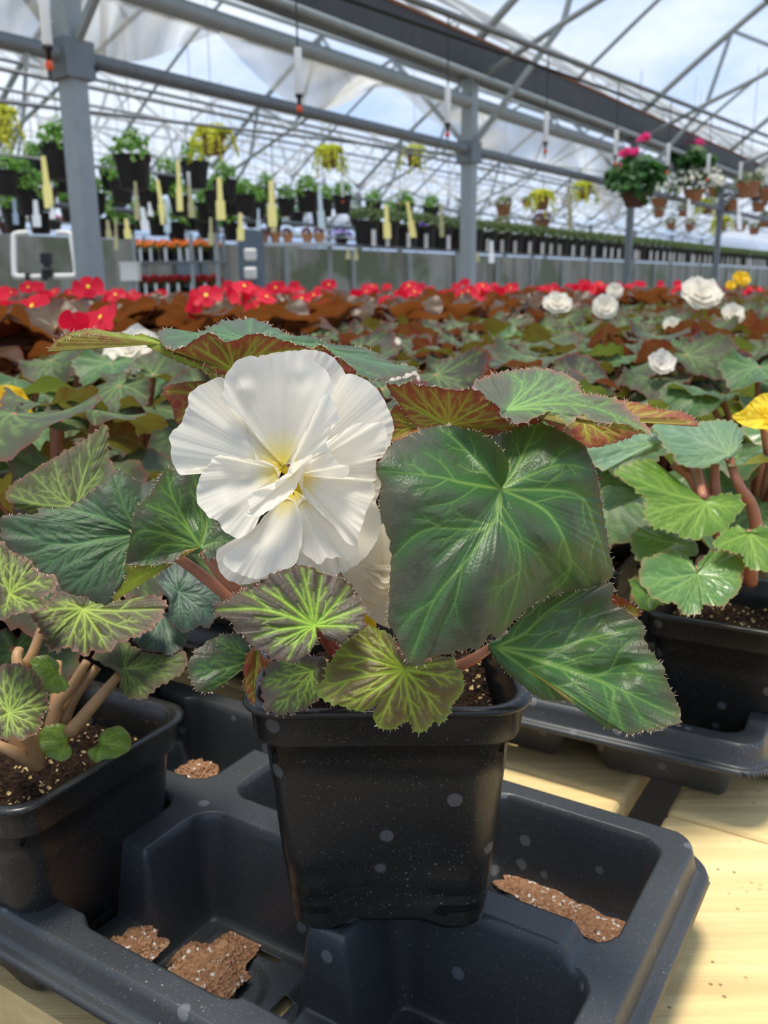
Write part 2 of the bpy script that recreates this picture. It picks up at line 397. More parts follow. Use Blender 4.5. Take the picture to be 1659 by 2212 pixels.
    if fl: tri = tri[:, ::-1]; q = q[:, ::-1]
    faces = [tuple(f) for f in tri] + [tuple(f) for f in q]; fm = [0] * len(faces)
    if hair:
        hv = []; hf = []; b0 = len(V)
        for k in range(0, int(per / 8)):
            i = int(rng.uniform(0, n)); p = E[i]; d = nr[i] + 0.7 * rng.normal(0, 1, 2); d /= np.hypot(*d); L = hair * rng.uniform(0.5, 1.3)
            sd_ = np.array([-d[1], d[0]]) * 0.9; dd = rng.uniform(-1.0, 1.0)
            e2 = p[:2] + d * L; mid = p[:2] + d * L * .55 + rng.normal(0, .8, 2)
            qs = [(p[0] - sd_[0], p[1] - sd_[1], p[2]), (p[0] + sd_[0], p[1] + sd_[1], p[2]), (mid[0] + sd_[0] * .5, mid[1] + sd_[1] * .5, p[2] + dd * .5),
                  (mid[0] - sd_[0] * .5, mid[1] - sd_[1] * .5, p[2] + dd * .5), (e2[0], e2[1], p[2] + dd)]
            j = b0 + len(hv); hv += qs; hf += [(j, j + 1, j + 2, j + 3), (j + 3, j + 2, j + 4)]
        if hv:
            hv = np.array(hv); V = np.vstack([V, unproj(hv[:, 0], hv[:, 1], hv[:, 2] / 1000.0) - base])
            cols = np.vstack([cols, np.zeros((len(hv), cols.shape[1]))]); faces += hf; fm += [1] * len(hf)
    me = make_mesh(name, V, faces, mats, cols, fm)
    o = link(name, me, parent)
    if label: o['label'] = label
    return o
def merge_into(a, b):
    """joins mesh object b into a (patches of one folded leaf)"""
    ma, mb = a.data, b.data
    def get(me):
        v = np.empty(len(me.vertices) * 3, np.float32); me.vertices.foreach_get('co', v)
        c = np.empty(len(me.vertices) * 4, np.float32); me.attributes['vn'].data.foreach_get('color', c)
        return v.reshape(-1, 3), c.reshape(-1, 4)[:, :3], [tuple(p.vertices) for p in me.polygons], [p.material_index for p in me.polygons]
    va, ca, fa, xa = get(ma); vb, cb, fb, xb = get(mb); k = len(va)
    ml = list(ma.materials)
    if mb.materials[0] not in ml: ml.append(mb.materials[0])
    w = ml.index(mb.materials[0])
    me = make_mesh(ma.name, np.vstack([va, vb]), fa + [tuple(i + k for i in f) for f in fb], ml, np.vstack([ca, cb]), xa + [w if x == 0 else 1 for x in xb])
    a.data = me; bpy.data.objects.remove(b); return a
def stem(name, parent, pts, r0, r1, mt, n=10):
    """stem through photo points (px, py, d mm)"""
    P = np.array(pts, float); Q = smooth_line(P)
    Wp = unproj(Q[:, 0], Q[:, 1], Q[:, 2] / 1000.0) - np.array(parent.matrix_world.translation)
    b = MB(); b.tube(Wp, np.linspace(r0, r1, len(Wp)), n); return b.build(name, mt, parent, smooth=True)
# ---------------------------------------------------------------- bench, trays, pots
M_TRAY = plastic_mat('tray_plastic', (48, 52, 56), 0.38, 0.5, 0.30)
M_POT = plastic_mat('pot_plastic', (20, 20, 20), 0.30, 0.4, 0.26)
M_SOIL = soil_mat('potting_soil', (22, 16, 12), (64, 46, 33), (196, 170, 120))
M_SPILL = soil_mat('dry_peat', (150, 108, 80), (190, 146, 112), (238, 232, 222))
def wood_mat(name, c1, c2, yaw):
    m, N, L = nt(name)
    co = N.new('ShaderNodeTexCoord').outputs['Object']
    mp = nd(N, 'ShaderNodeMapping'); mp.inputs['Rotation'].default_value = (0, 0, yaw); mp.inputs['Scale'].default_value = (1.2, 26, 26); L.new(co, mp.inputs[0])
    g = noise(N, L, 2.2, 6, 0.6, mp.outputs[0]); g2 = noise(N, L, 5.0, 4, 0.6, co)
    c = mixc(N, L, ramp(N, L, g, 0.38, 0.62), lin(c2), lin(c1))
    c = mixc(N, L, math_(N, L, 'MULTIPLY', g2, 0.35), c, lin((236, 226, 196)))
    vo = nd(N, 'ShaderNodeTexVoronoi', Scale=120.0); L.new(co, vo.inputs['Vector'])
    dirt = math_(N, L, 'MULTIPLY', ramp(N, L, vo.outputs['Distance'], 0.10, 0.16, (1, 1, 1, 1), (0, 0, 0, 1)), ramp(N, L, noise(N, L, 9, 3, 0.6, co), 0.52, 0.6))
    c = mixc(N, L, math_(N, L, 'MULTIPLY', dirt, 0.8), c, lin((120, 90, 60)))
    b = nd(N, 'ShaderNodeBsdfPrincipled', Roughness=0.7); L.new(c, b.inputs['Base Color'])
    bp = nd(N, 'ShaderNodeBump', Strength=0.5, Distance=0.004); L.new(g, bp.inputs['Height']); L.new(bp.outputs[0], b.inputs['Normal'])
    o = N.new('ShaderNodeOutputMaterial'); L.new(b.outputs[0], o.inputs[0]); return m
TY = math.radians(32.0)
TA = np.array([math.cos(TY), -math.sin(TY)]); TB = np.array([math.sin(TY), math.cos(TY)])
M_WOOD = wood_mat('pale_wood', (226, 197, 130), (196, 162, 96), TY)
def TP(a, b, z=0.0): return np.array([a * TA[0] + b * TB[0], a * TA[1] + b * TB[1], z])
# boards run along TA and butt at a gap that runs along TB
bench = empty('bench', (0, 0, 0)); tag(bench, 'long pale yellow wooden greenhouse bench carrying the trays of begonias', 'bench')
def plank(a0, a1, b0, b1):
    nx, ny = 2, 2
    b = MB(); ax = np.array([[TA[0], TA[1], 0], [TB[0], TB[1], 0], [0, 0, 1]])
    c = TP((a0 + a1) / 2, (b0 + b1) / 2, -0.012); b.box(c, (a1 - a0, b1 - b0 - 0.0015, 0.024), 0, ax)
    o = b.build('plank', M_WOOD, bench)
    md = o.modifiers.new('bevel', 'BEVEL'); md.width = 0.005; md.segments = 3
    return o
GAPA = (-0.146, -0.118)
b_ = 0.228
for wdt in (0.30, 0.28, 0.29, 0.30, 0.30, 0.30, 0.30):
    plank(-1.75, GAPA[0], b_, b_ + wdt); plank(GAPA[1], 1.6, b_, b_ + wdt); b_ += wdt
plank(-3.35, -1.752, 0.228, 2.296)
for k in range(3):
    plank(-3.35, -1.2, 2.30 + k * 1.2, 2.30 + (k + 1) * 1.2 - .003); plank(-1.198, 1.6, 2.30 + k * 1.2, 2.30 + (k + 1) * 1.2 - .003)
rb = MB(); ax_ = np.array([[TA[0], TA[1], 0], [TB[0], TB[1], 0], [0, 0, 1]])
rb.box(TP(-.875, 0.219, -0.022), (4.95, 0.018, 0.048), 0, ax_); rb.build('edge_board', M_WOOD, bench)
for a in (-3.15, -1.2, 1.0):
    for b in (0.5, 3.4, 5.4):
        q = MB(); q.box(TP(a, b, -0.45), (0.06, 0.06, 0.85), 0, ax_); q.build('leg', M_WOOD, bench)

def sstep(x): x = np.clip(x, 0, 1); return x * x * (3 - 2 * x)
def make_tray(name, ncol, nrow, pa, pb, label, origin, yaw, res=0.00115, holes=True, notch=True):
    """vacuum formed carrying tray; origin = right back outer corner, columns run left, rows run to the front"""
    L = ncol * pa; Wd = nrow * pb; RIM = 0.054; TOP = 0.062; FL = 0.004
    root = empty(name, origin, yaw); tag(root, label, 'tray')
    mrg = 0.012
    us = np.arange(-mrg, L + mrg, res); vs = np.arange(-mrg, Wd + mrg, res)
    U, V = np.meshgrid(us, vs, indexing='ij')
    def rr(u, v, hu, hv, r): qx = np.abs(u) - hu + r; qy = np.abs(v) - hv + r; return np.hypot(np.maximum(qx, 0), np.maximum(qy, 0)) + np.minimum(np.maximum(qx, qy), 0) - r
    outer = rr(U - L / 2, V - Wd / 2, L / 2, Wd / 2, 0.014)
    ei = np.minimum(np.minimum(U, L - U), np.minimum(V, Wd - V))
    # height of the sheet between the cells: raised middle ribs, flat rim, notched ribs
    top = RIM + (TOP - RIM) * sstep((ei - 0.022) / 0.008)
    if notch:
        for k in range(1, ncol):
            near = sstep((0.019 - np.abs(U - k * pa)) / 0.004)
            dv = np.minimum(V, Wd - V)
            ntch = sstep((dv - 0.017) / 0.004) * sstep((0.058 - dv) / 0.006)
            top = top - near * ntch * (top - 0.022)
    z = top.copy(); hole = np.zeros(U.shape, bool)
    for i in range(ncol):
        for j in range(nrow):
            cu = (i + 0.5) * pa; cvv = (j + 0.5) * pb
            sh_u = 0.5 * (0.0035 if i == 0 else 0) - 0.5 * (0.0035 if i == ncol - 1 else 0); sh_v = 0.5 * (0.0035 if j == 0 else 0) - 0.5 * (0.0035 if j == nrow - 1 else 0)
            d = -rr(U - cu - sh_u, V - cvv - sh_v, pa / 2 - 0.0095 - abs(sh_u), pb / 2 - 0.0095 - abs(sh_v), 0.013)
            wall = sstep((d + 0.0012) / 0.0105) ** 0.9
            fl = FL + 0.003 * sstep((np.hypot(U - cu, V - cvv) - 0.016) / 0.006) * sstep((0.034 - np.maximum(np.abs(U - cu), np.abs(V - cvv))) / 0.006)
            z = np.where(d > -0.0012, top + (np.minimum(fl, top) - top) * wall, z)
            if holes:
                r = np.hypot(U - cu, V - cvv); hole |= r < 0.0075
                for sx, sy in ((1, 0), (-1, 0), (0, 1), (0, -1)):
                    du = U - cu - sx * 0.030; dv = V - cvv - sy * 0.027
                    lo, sho = (dv, du) if sx else (du, dv)
                    hole |= (np.abs(lo) < 0.012) & (np.abs(sho) < 0.0028)
    # rolled outer lip
    drop = sstep(outer / 0.004)
    z = np.where(outer > 0, z - drop * 0.014, z)
    z = z - 0.004 * sstep((outer - 0.0085) / 0.0015)
    keep = outer < 0.0105
    X = -(U); Y = -(V)
    Vt = np.c_[X.ravel(), Y.ravel(), z.ravel()]
    nu, nv = U.shape; ids = np.arange(nu * nv).reshape(nu, nv)
    q = np.stack([ids[:-1, :-1], ids[1:, :-1], ids[1:, 1:], ids[:-1, 1:]], -1)
    ok = keep[:-1, :-1] & keep[1:, :-1] & keep[1:, 1:] & keep[:-1, 1:] & ~(hole[:-1, :-1] & hole[1:, 1:])
    q = q[ok]; used = np.unique(q); mp = np.full(nu * nv, -1); mp[used] = np.arange(len(used))
    me = make_mesh('tray_sheet', Vt[used], mp[q], [M_TRAY])
    o = link('tray_sheet', me, root); md = o.modifiers.new('thick', 'SOLIDIFY'); md.thickness = 0.0008; md.offset = -1
    return root
def rounded_ring(h, r, n=6):
    out = []
    for k, (sx, sy) in enumerate(((1, 1), (-1, 1), (-1, -1), (1, -1))):
        for t in np.linspace(0, math.pi / 2, n):
            a = t + k * math.pi / 2; out.append((sx * (h - r) + r * math.cos(a), sy * (h - r) + r * math.sin(a)))
        nx = ((-1, 1), (-1, -1), (1, -1), (1, 1))[k]
        for w in (-0.5, -0.28, 0.0, 0.28, 0.5):      # points along the side that follows
            s = (h - r) * w * 1.6
            out.append([(-s, h), (-h, -s), (s, -h), (h, s)][k])
    return np.array(out)
def pot_mesh(top=0.0575, bot=0.0415, H=0.111):
    b2 = top - 0.0072; kz = (b2 - bot) / (H - 0.021)
    prof = [(bot - 0.006, 0.002), (bot - 0.002, 0.0), (bot, 0.003), (bot + kz * 0.0105, 0.0135), (bot + kz * 0.0115 + 0.0004, 0.0145)]
    prof += [(bot + (b2 - bot) * f, 0.003 + (H - 0.021) * f) for f in (0.2, 0.4, 0.6, 0.8, 1.0)]
    prof += [(b2 + 0.0028, H - 0.0172), (b2 + 0.0034, H - 0.016), (b2 + 0.0046, H - 0.0045), (top - 0.0008, H - 0.0030), (top, H - 0.0016), (top - 0.0006, H), (top - 0.0045, H - 0.0002), (top - 0.0058, H - 0.0016), (top - 0.0075, H - 0.016), (bot + 0.004, H * 0.35), (bot, 0.004), (0.004, 0.004)]
    rings = []
    for h, z in prof:
        r = min(h * 0.95, 0.010 + 0.006 * max(0, (z / H)))
        p = rounded_ring(h, r); zz = np.full(len(p), z)
        if z < 0.0135:                                # the small arches in the foot of each side
            s = np.minimum(np.abs(p[:, 0]), np.abs(p[:, 1])); zz = zz + 0.0042 * (s < 0.017) * (z < 0.01)
        rings.append(np.c_[p, zz])
    n = len(rings[0]); V = np.concatenate(rings); K = len(rings); i0 = np.arange(n); i1 = (i0 + 1) % n
    q = np.concatenate([np.c_[k * n + i0, k * n + i1, (k + 1) * n + i1, (k + 1) * n + i0] for k in range(K - 1)])
    return make_mesh('pot', V, q, [M_POT])
def soil_mesh(h=0.0465, seed=3, n=44):
    rng = np.random.default_rng(seed); g = np.linspace(-h, h, n); X, Y = np.meshgrid(g, g, indexing='ij')
    Z = 0.0012 * (np.sin(X * 260 + seed) + np.sin(Y * 310 + 2 * seed) + np.sin((X + Y) * 470)) + rng.normal(0, 0.0009, X.shape)
    r = np.maximum(np.abs(X), np.abs(Y)); k = np.minimum(1, h * 0.98 / (np.maximum(np.hypot(X, Y), 1e-6) / np.maximum(r, 1e-6) * h) ** 1)
    ids = np.arange(n * n).reshape(n, n); q = np.stack([ids[:-1, :-1], ids[1:, :-1], ids[1:, 1:], ids[:-1, 1:]], -1).reshape(-1, 4)
    return make_mesh('soil', np.c_[X.ravel(), Y.ravel(), Z.ravel()], q, [M_SOIL])
POT = pot_mesh(); SOIL = soil_mesh()
def add_pot(root, lx=0.0, ly=0.0, lz=0.0, rz=0.0, soil_z=0.089, cut=None):
    p = link('pot', POT, root, (lx, ly, lz)); p.rotation_euler = (0, 0, rz)
    s = link('soil', SOIL, root, (lx, ly, lz + soil_z)); s.rotation_euler = (0, 0, rz); return p

# origin = back right outer corner on the bench
c0 = on_z(1506, 1812, 0.053)
TR_O = (c0[0] + 0.000, c0[1], 0.0)
tray_front = make_tray('carrying_tray', 4, 2, 0.118, 0.110, 'grey plastic carrying tray under the white begonia, its right cells empty', TR_O, -TY)
c1 = on_z(1642, 1640, 0.047)
tray_right = make_tray('carrying_tray', 4, 2, 0.118, 0.110, 'grey plastic carrying tray behind right, front cell empty, holding green begonia', (c1[0] + 0.110 * math.sin(math.radians(29)) * 2 + .0, c1[1] + 0.110 * 2 * math.cos(math.radians(29)), 0.0), -math.radians(29), res=0.0016)
def spill(name, px, py, z, rx, ry, h, yaw, label, seed, mt=None):
    c = on_z(px, py, z); rng = np.random.default_rng(seed); n = 46; g = np.linspace(-1, 1, n); X, Y = np.meshgrid(g, g, indexing='ij')
    r = np.hypot(X, Y) + 0.10 * np.sin(4 * np.arctan2(Y, X) + seed) + 0.10 * np.sin(7 * np.arctan2(Y, X) + 2 * seed)
    Z = h * sstep((1 - r) / 0.55) + rng.normal(0, h * 0.10, X.shape) * (r < 0.95); cy, sy = math.cos(yaw), math.sin(yaw)
    x = X * rx; y = Y * ry; P = np.c_[(x * cy - y * sy).ravel(), (x * sy + y * cy).ravel(), Z.ravel()]
    ids = np.arange(n * n).reshape(n, n); q = np.stack([ids[:-1, :-1], ids[1:, :-1], ids[1:, 1:], ids[:-1, 1:]], -1)
    q = q[(r[:-1, :-1] < 1.0)].reshape(-1, 4)
    o = link(name, make_mesh(name, P, q, [mt or M_SPILL]), None, tuple(c)); tag(o, label, 'spilled soil', kind='stuff')
    return o
spill('spilled_peat', 438, 2105, 0.0085, 0.021, 0.030, 0.006, -TY, 'heap of brown peat with white specks on the floor of the empty front tray cell', 5)
spill('spilled_peat', 285, 2050, 0.022, 0.014, 0.016, 0.005, -TY, 'brown peat crumbs in the notch of the tray rib beside the left pot', 9)
spill('spilled_peat', 1310, 2010, 0.0075, 0.024, 0.012, 0.002, -TY - 0.2, 'thin dusting of brown peat in the empty cell at the tray corner', 13)
spill('spilled_peat', 1160, 1930, 0.0075, 0.026, 0.012, 0.002, -TY - 0.2, 'strip of brown peat along the back cell wall right of the pot', 14)
spill('spilled_peat', 425, 1668, 0.05, 0.013, 0.010, 0.005, 0.2, 'small brown peat heap on the tray beside the left pot corner', 17)
# ---------------------------------------------------------------- the white begonia in front
pc = unproj(836.5, 1545, 0.340)
MAIN = empty('potted_begonia', (float(pc[0]), float(pc[1]) + 0.0575, 0.062)); bpy.context.view_layer.update()
tag(MAIN, 'white flowering begonia in a black square pot standing on the tray ribs', 'begonia')
add_pot(MAIN)
T3 = (1.9988, 0, 560); T4 = (2.0, 830, 560); T5 = (2.9625, 0, 880); T6 = (2.9625, 340, 700); T7 = (2.37, 800, 780)
T8 = (3.159, 1200, 800); TB_ = (2.304, 380, 1180); TZ = (2.658, 0, 1380)
M_HAIR = simple('leaf_hair', (206, 176, 150), 0.5)
M_DARK = leaf_mat('dark_leaf', (66, 60, 52), (90, 88, 78), (52, 110, 42), (140, 172, 84), (84, 76, 52), rough=0.38, ret=0.08, vein_k=.75, halo_k=.85, sheen=.1, spec=.4)
M_UPPER = leaf_mat('upper_leaf', (84, 88, 68), (100, 96, 76), (88, 132, 58), (140, 184, 84), (150, 96, 78), rough=0.5, ret=.08, halo_k=.75, vein_k=.75, trans=.2)
M_TEAL = leaf_mat('teal_leaf', (72, 84, 68), (90, 98, 82), (62, 102, 60), (104, 144, 86), (84, 70, 56), rough=0.52, ret=.08, vein_k=.7, trans=.14, spec=.3, ubase=(132, 58, 40), uvein=(146, 176, 58))
M_PURP = leaf_mat('purple_leaf', (74, 58, 54), (92, 76, 70), (112, 140, 44), (168, 208, 74), (92, 54, 46), rough=0.5, ret=0.14, halo_k=0.75, edge_pow=40, trans=.2)
M_GOLD = leaf_mat('bronze_leaf', (98, 72, 44), (124, 100, 70), (132, 144, 40), (180, 206, 60), (128, 150, 50), rough=0.45, ret=0.12, halo_k=0.62, edge_pow=18)
M_UNDER = leaf_mat('leaf_underside', (140, 58, 42), (150, 70, 46), (150, 160, 56), (166, 188, 62), (120, 50, 44), rough=0.6, ret=0.30, edge_pow=24, spec=.25, trans=.12, halo_k=.62, tcol=(190, 70, 50))
M_UNDERG = leaf_mat('green_underside', (132, 140, 60), (150, 100, 60), (146, 170, 60), (170, 196, 70), (120, 60, 44), rough=0.6, ret=0.3, edge_pow=24, spec=.25, trans=.35)
M_STEM = simple('begonia_stem', (168, 110, 82), 0.45, var=0.25, scale=90)
M_STEMR = simple('red_stem', (120, 44, 40), 0.45, var=0.3, scale=90)
LM = lambda m: [m, M_HAIR]

# big dark leaf on the right
traced('leaf', MAIN, (668, 655, 322), [
    (690, 615, 319, 0), (706, 560, 315, 1), (704, 510, 313, 2), (662, 442, 314, 1), (590, 378, 317, -2), (480, 342, 322, -6), (380, 328, 325, -9), (280, 345, 323, -9), (170, 390, 318), (100, 430, 312), (78, 465, 309), (35, 530, 305), (28, 565), (60, 640, 304),
    (45, 700), (60, 820), (92, 900, 302), (105, 1000), (100, 1100), (95, 1250, 299), (90, 1340), (130, 1400), (142, 1440, 297), (180, 1520), (212, 1545, 296), (260, 1560), (300, 1520), (400, 1500, 300),
    (480, 1475), (560, 1470, 304), (610, 1400), (650, 1420), (700, 1370, 312), (780, 1290), (880, 1220, 328, -14), (1000, 1180, 338, -18), (1120, 1160), (1210, 1130, 346, -18), (1245, 1085, 346, -16), (1232, 1000), (1205, 850, 344, -14),
    (1180, 700), (1150, 560, 338), (1100, 440), (1040, 395, 342), (980, 360), (900, 325), (860, 310, 346), (760, 325), (660, 350, 348), (600, 430, 350, 6), (620, 540, 344, 5), (650, 610, 330, 2)],
    LM(M_DARK), m=-9, T=T7, vw=4.6, hw=40, branch=2, teeth=2.5, period=26, hair=8, step=3.6, quilt=2.2, wob=0.5, seed=1,
    ends=[[(655, 780), (500, 1010), (330, 1220), (205, 1530)], [(650, 800), (740, 900), (765, 1080), (690, 1360)], [(900, 770), (1010, 960), (1010, 1100), (890, 1215)],
          [(1050, 680), (1150, 850), (1215, 1050)], [(780, 600), (980, 530), (1140, 560)], [(740, 560), (800, 440), (855, 320)], [(560, 530), (430, 400), (350, 340)], [(460, 620), (330, 590), (45, 560)], [(655, 780), (560, 858), (280, 865), (108, 1010)]],
    extra=[(480, 480, 5, 130), (560, 1000, -3, 300), (300, 700, -3, 160), (960, 900, -4, 150), (880, 620, 3, 120)])
# left lobe fold of the big leaf: the rolled inner margin in front of the sinus
a_ = traced('leaf', MAIN, (1065 - 800, 1390 - 780, 330), [(0, 0)] * 4, LM(M_DARK)) if False else None
# lower right leaf
traced('leaf', MAIN, (640, 1462, 338), [
    (610, 1440, 338), (690, 1400, 344), (780, 1300, 346), (900, 1210, 348), (1040, 1170, 348), (1150, 1150, 346), (1232, 1130, 344), (1245, 1180), (1240, 1240, 342), (1300, 1270), (1350, 1310, 340), (1400, 1350), (1410, 1440, 336),
    (1440, 1490), (1500, 1560, 332), (1512, 1620), (1550, 1700, 328), (1590, 1800), (1580, 1850, 322), (1530, 1870), (1440, 1895, 320), (1390, 1895), (1320, 1915, 320), (1280, 1890), (1210, 1880), (1150, 1820, 324), (1090, 1770), (1000, 1740, 328),
    (880, 1730), (780, 1660, 332), (700, 1590), (620, 1500, 336)], LM(M_DARK), m=-5, T=T7, vw=4.4, hw=34, branch=2, teeth=3.5, period=20, hair=8, quilt=2.4, seed=2,
    ends=[[(880, 1530), (1100, 1600), (1300, 1690), (1570, 1820)], [(780, 1400), (900, 1290), (1060, 1180)], [(900, 1480), (1080, 1430), (1380, 1360)], [(1100, 1605), (1280, 1560), (1480, 1540)], [(860, 1620), (1000, 1690), (1150, 1800)], [(1190, 1645), (1240, 1760), (1290, 1880)]],
    extra=[(1150, 1340, 6, 110), (1290, 1590, 5, 70), (1150, 1480, -5, 80), (900, 1600, -3, 80)])
# upper right leaf: rolled margin with the red underside, then the upper face
a_ = traced('leaf', MAIN, (700, 250, 345), [
    (585, 185, 336), (520, 118, 380), (640, 62, 392), (760, 42, 398), (880, 36, 400), (980, 60, 396), (1050, 95, 388), (1100, 170, 372), (1250, 190, 358), (1350, 270, 344), (1445, 375, 330), (1300, 322, 326), (1180, 318, 326), (1080, 280, 330),
    (1020, 328, 326), (960, 280, 330), (900, 266, 332), (770, 322, 330), (700, 295, 330), (668, 285, 330), (655, 235, 332)], LM(M_UPPER), m=-3, T=T7, vw=2.6, hw=12, teeth=5, period=17, hair=9, seed=3,
    ends=[[(900, 160), (1000, 110)], [(850, 110), (880, 45)], [(900, 220), (1150, 240), (1430, 365)], [(950, 190), (1080, 170)], [(780, 120), (700, 60)], [(880, 250), (1010, 320)]])
b2_ = traced('leaf', MAIN, (400, 330, 348), [
    (80, 118, 352), (140, 125), (200, 110, 344), (260, 128), (320, 130, 338), (430, 150, 334), (530, 145, 332), (580, 172, 331), (612, 220, 329), (650, 222), (668, 285, 329), (700, 292, 330), (770, 322, 331), (890, 270, 334), (900, 300, 338), (740, 345, 342), (590, 382, 344), (420, 350, 348), (250, 345, 350), (150, 225, 352)],
    LM(M_UNDER), m=-1, T=T7, vw=3.0, hw=8, teeth=4, period=16, hair=8, seed=4, branch=2,
    ends=[(400, 150), (300, 135), (215, 115), (110, 130), (520, 150), (600, 220), (660, 290), (740, 330), (150, 215)])
merge_into(a_, b2_)
# red underside leaf further back on the right
traced('leaf', MAIN, (860, 690, 400), [(690, 690, 392), (760, 740, 392), (870, 812, 394), (1000, 792, 396), (1140, 732, 396), (1180, 692, 396), (1255, 682, 394), (1330, 715, 392), (1358, 722, 390), (1340, 690, 396), (1290, 660, 404), (1200, 650, 410), (1100, 620, 414), (1000, 606, 416), (870, 585, 414), (760, 640, 402)],
    LM(M_UNDER), m=-2, T=T4, vw=2.2, hw=9, branch=2, teeth=3, seed=5, ends=[(1340, 705), (1180, 660), (1100, 700), (1000, 780), (890, 790), (780, 730)])
# upper left leaf above the flower
a_ = traced('leaf', MAIN, (1080, 350, 362), [
    (690, 345, 344), (680, 312, 352), (720, 300, 358), (800, 330, 366), (880, 305, 378), (960, 266, 390), (1030, 262, 396), (1090, 255, 400), (1180, 292, 402), (1260, 330, 400), (1350, 335, 398), (1430, 370, 396), (1540, 380, 394), (1620, 400, 390), (1700, 450, 384), (1800, 472, 378), (1740, 500, 366), (1660, 520, 358), (1580, 512, 350), (1530, 480, 344),
    (1480, 440, 342), (1390, 375, 340), (1340, 385, 340), (1180, 340, 338), (1090, 325, 338), (980, 360, 336), (900, 320, 336), (775, 388, 334), (712, 386, 336)], LM(M_TEAL), m=-4, T=T3, vw=2.4, hw=14, teeth=4, period=15, hair=8, seed=6,
    ends=[[(1300, 360), (1600, 440), (1780, 475)], [(1160, 310), (1240, 335)], (1080, 262), (950, 300), (830, 345), (720, 340), (1450, 400), (1620, 505)])
b2_ = traced('leaf', MAIN, (1010, 480, 346), [
    (712, 388, 336), (775, 388, 333), (900, 318, 335), (980, 358, 335), (1090, 322, 337), (1180, 338, 337), (1340, 384, 338), (1390, 372, 338), (1440, 410, 340), (1500, 450, 342), (1535, 495, 343), (1450, 520, 346), (1200, 520, 346), (1010, 490, 346), (960, 500, 345), (860, 450, 341)], LM(M_UNDER), m=0, T=T3, vw=3.2, hw=8, teeth=3, seed=7, branch=1,
    ends=[(740, 392), (830, 370), (900, 330), (985, 362), (1110, 335), (1200, 345), (1330, 390), (1400, 385), (1480, 450)])
merge_into(a_, b2_)
b2_ = traced('leaf', MAIN, (700, 365, 342), [(205, 400, 352), (220, 370), (290, 320, 356), (380, 300, 358), (395, 318, 358), (400, 296, 360), (450, 330, 358), (530, 318, 358), (560, 345, 356), (600, 322, 356), (690, 350, 344), (720, 385, 337), (860, 450, 340), (950, 500, 344), (800, 455, 344), (680, 400, 344), (560, 345, 348), (360, 325, 350), (280, 345, 351), (225, 385, 352)], LM(M_UNDERG), m=0, T=T3, vw=2.5, hw=20, teeth=2.5, seed=8, ends=[(210, 398), (930, 490), (560, 335)])
merge_into(a_, b2_)
# dark folded leaf left of the flower
a_ = traced('leaf', MAIN, (1285, 895, 338), [
    (1060, 395, 344), (1110, 402), (1180, 395, 346), (1260, 388, 348), (1300, 500, 348), (1330, 650, 346), (1360, 710, 344), (1420, 770, 342), (1460, 810), (1530, 840, 340), (1500, 892, 338), (1440, 922), (1390, 930, 336), (1372, 962), (1330, 970, 334), (1290, 942, 337, 0), (1230, 930, 336), (1180, 915, 334), (1110, 985, 331),
    (950, 1012, 328), (812, 1005, 326), (802, 985, 326), (830, 850, 326), (868, 650, 328), (920, 600, 330), (985, 520, 336)], LM(M_DARK), m=-2, T=T5, vw=3.8, hw=20, teeth=2, hair=8, seed=9, spread=.5,
    ends=[[(1140, 720), (930, 620)], [(1200, 760), (1100, 560), (1065, 400)], [(1290, 700), (1240, 420)], [(1100, 820), (900, 790), (840, 880)], [(1320, 780), (1320, 700)], (1480, 850), [(1050, 880), (950, 990)]], extra=[(1000, 760, -3, 120), (1200, 700, 3, 80)])
b2_ = traced('leaf', MAIN, (900, 1080, 332), [(805, 1008, 328), (950, 1014, 330), (1100, 1000, 333), (1080, 1020), (1000, 1070, 338), (860, 1160, 340), (720, 1242, 338), (770, 1150, 334), (808, 1090, 331)], LM(M_UNDERG), T=T5, m=0, vw=2, hw=14, teeth=1.5, seed=10, ends=[(730, 1235), (1060, 1020)])
merge_into(a_, b2_)
# large grey green leaf left behind it
traced('leaf', MAIN, (900, 815, 352), [
    (0, 705, 338), (80, 690), (238, 680, 342), (240, 645), (330, 645), (420, 640, 346), (510, 590), (650, 490, 352), (730, 410, 356), (800, 420), (870, 470), (930, 480, 360), (1000, 460), (1080, 400, 362), (1150, 600, 360), (1000, 850, 356), (900, 960, 352), (830, 990), (806, 1095, 346), (720, 1245, 342), (620, 1255), (545, 1210, 340), (460, 1200), (380, 1150, 338), (362, 1080), (250, 1050), (190, 970, 336), (80, 920), (20, 850, 336), (0, 800)],
    LM(M_TEAL), m=-6, T=T5, vw=3.2, hw=18, branch=4, teeth=3, period=20, hair=5, seed=11, quilt=1.6, ends=[[(680, 835), (480, 875), (300, 860), (20, 770)], [(800, 650), (730, 430)], [(700, 930), (560, 1060), (420, 1160)], [(830, 900), (760, 1100)], [(650, 700), (450, 660), (300, 660)], [(560, 870), (380, 960), (230, 1010)]])
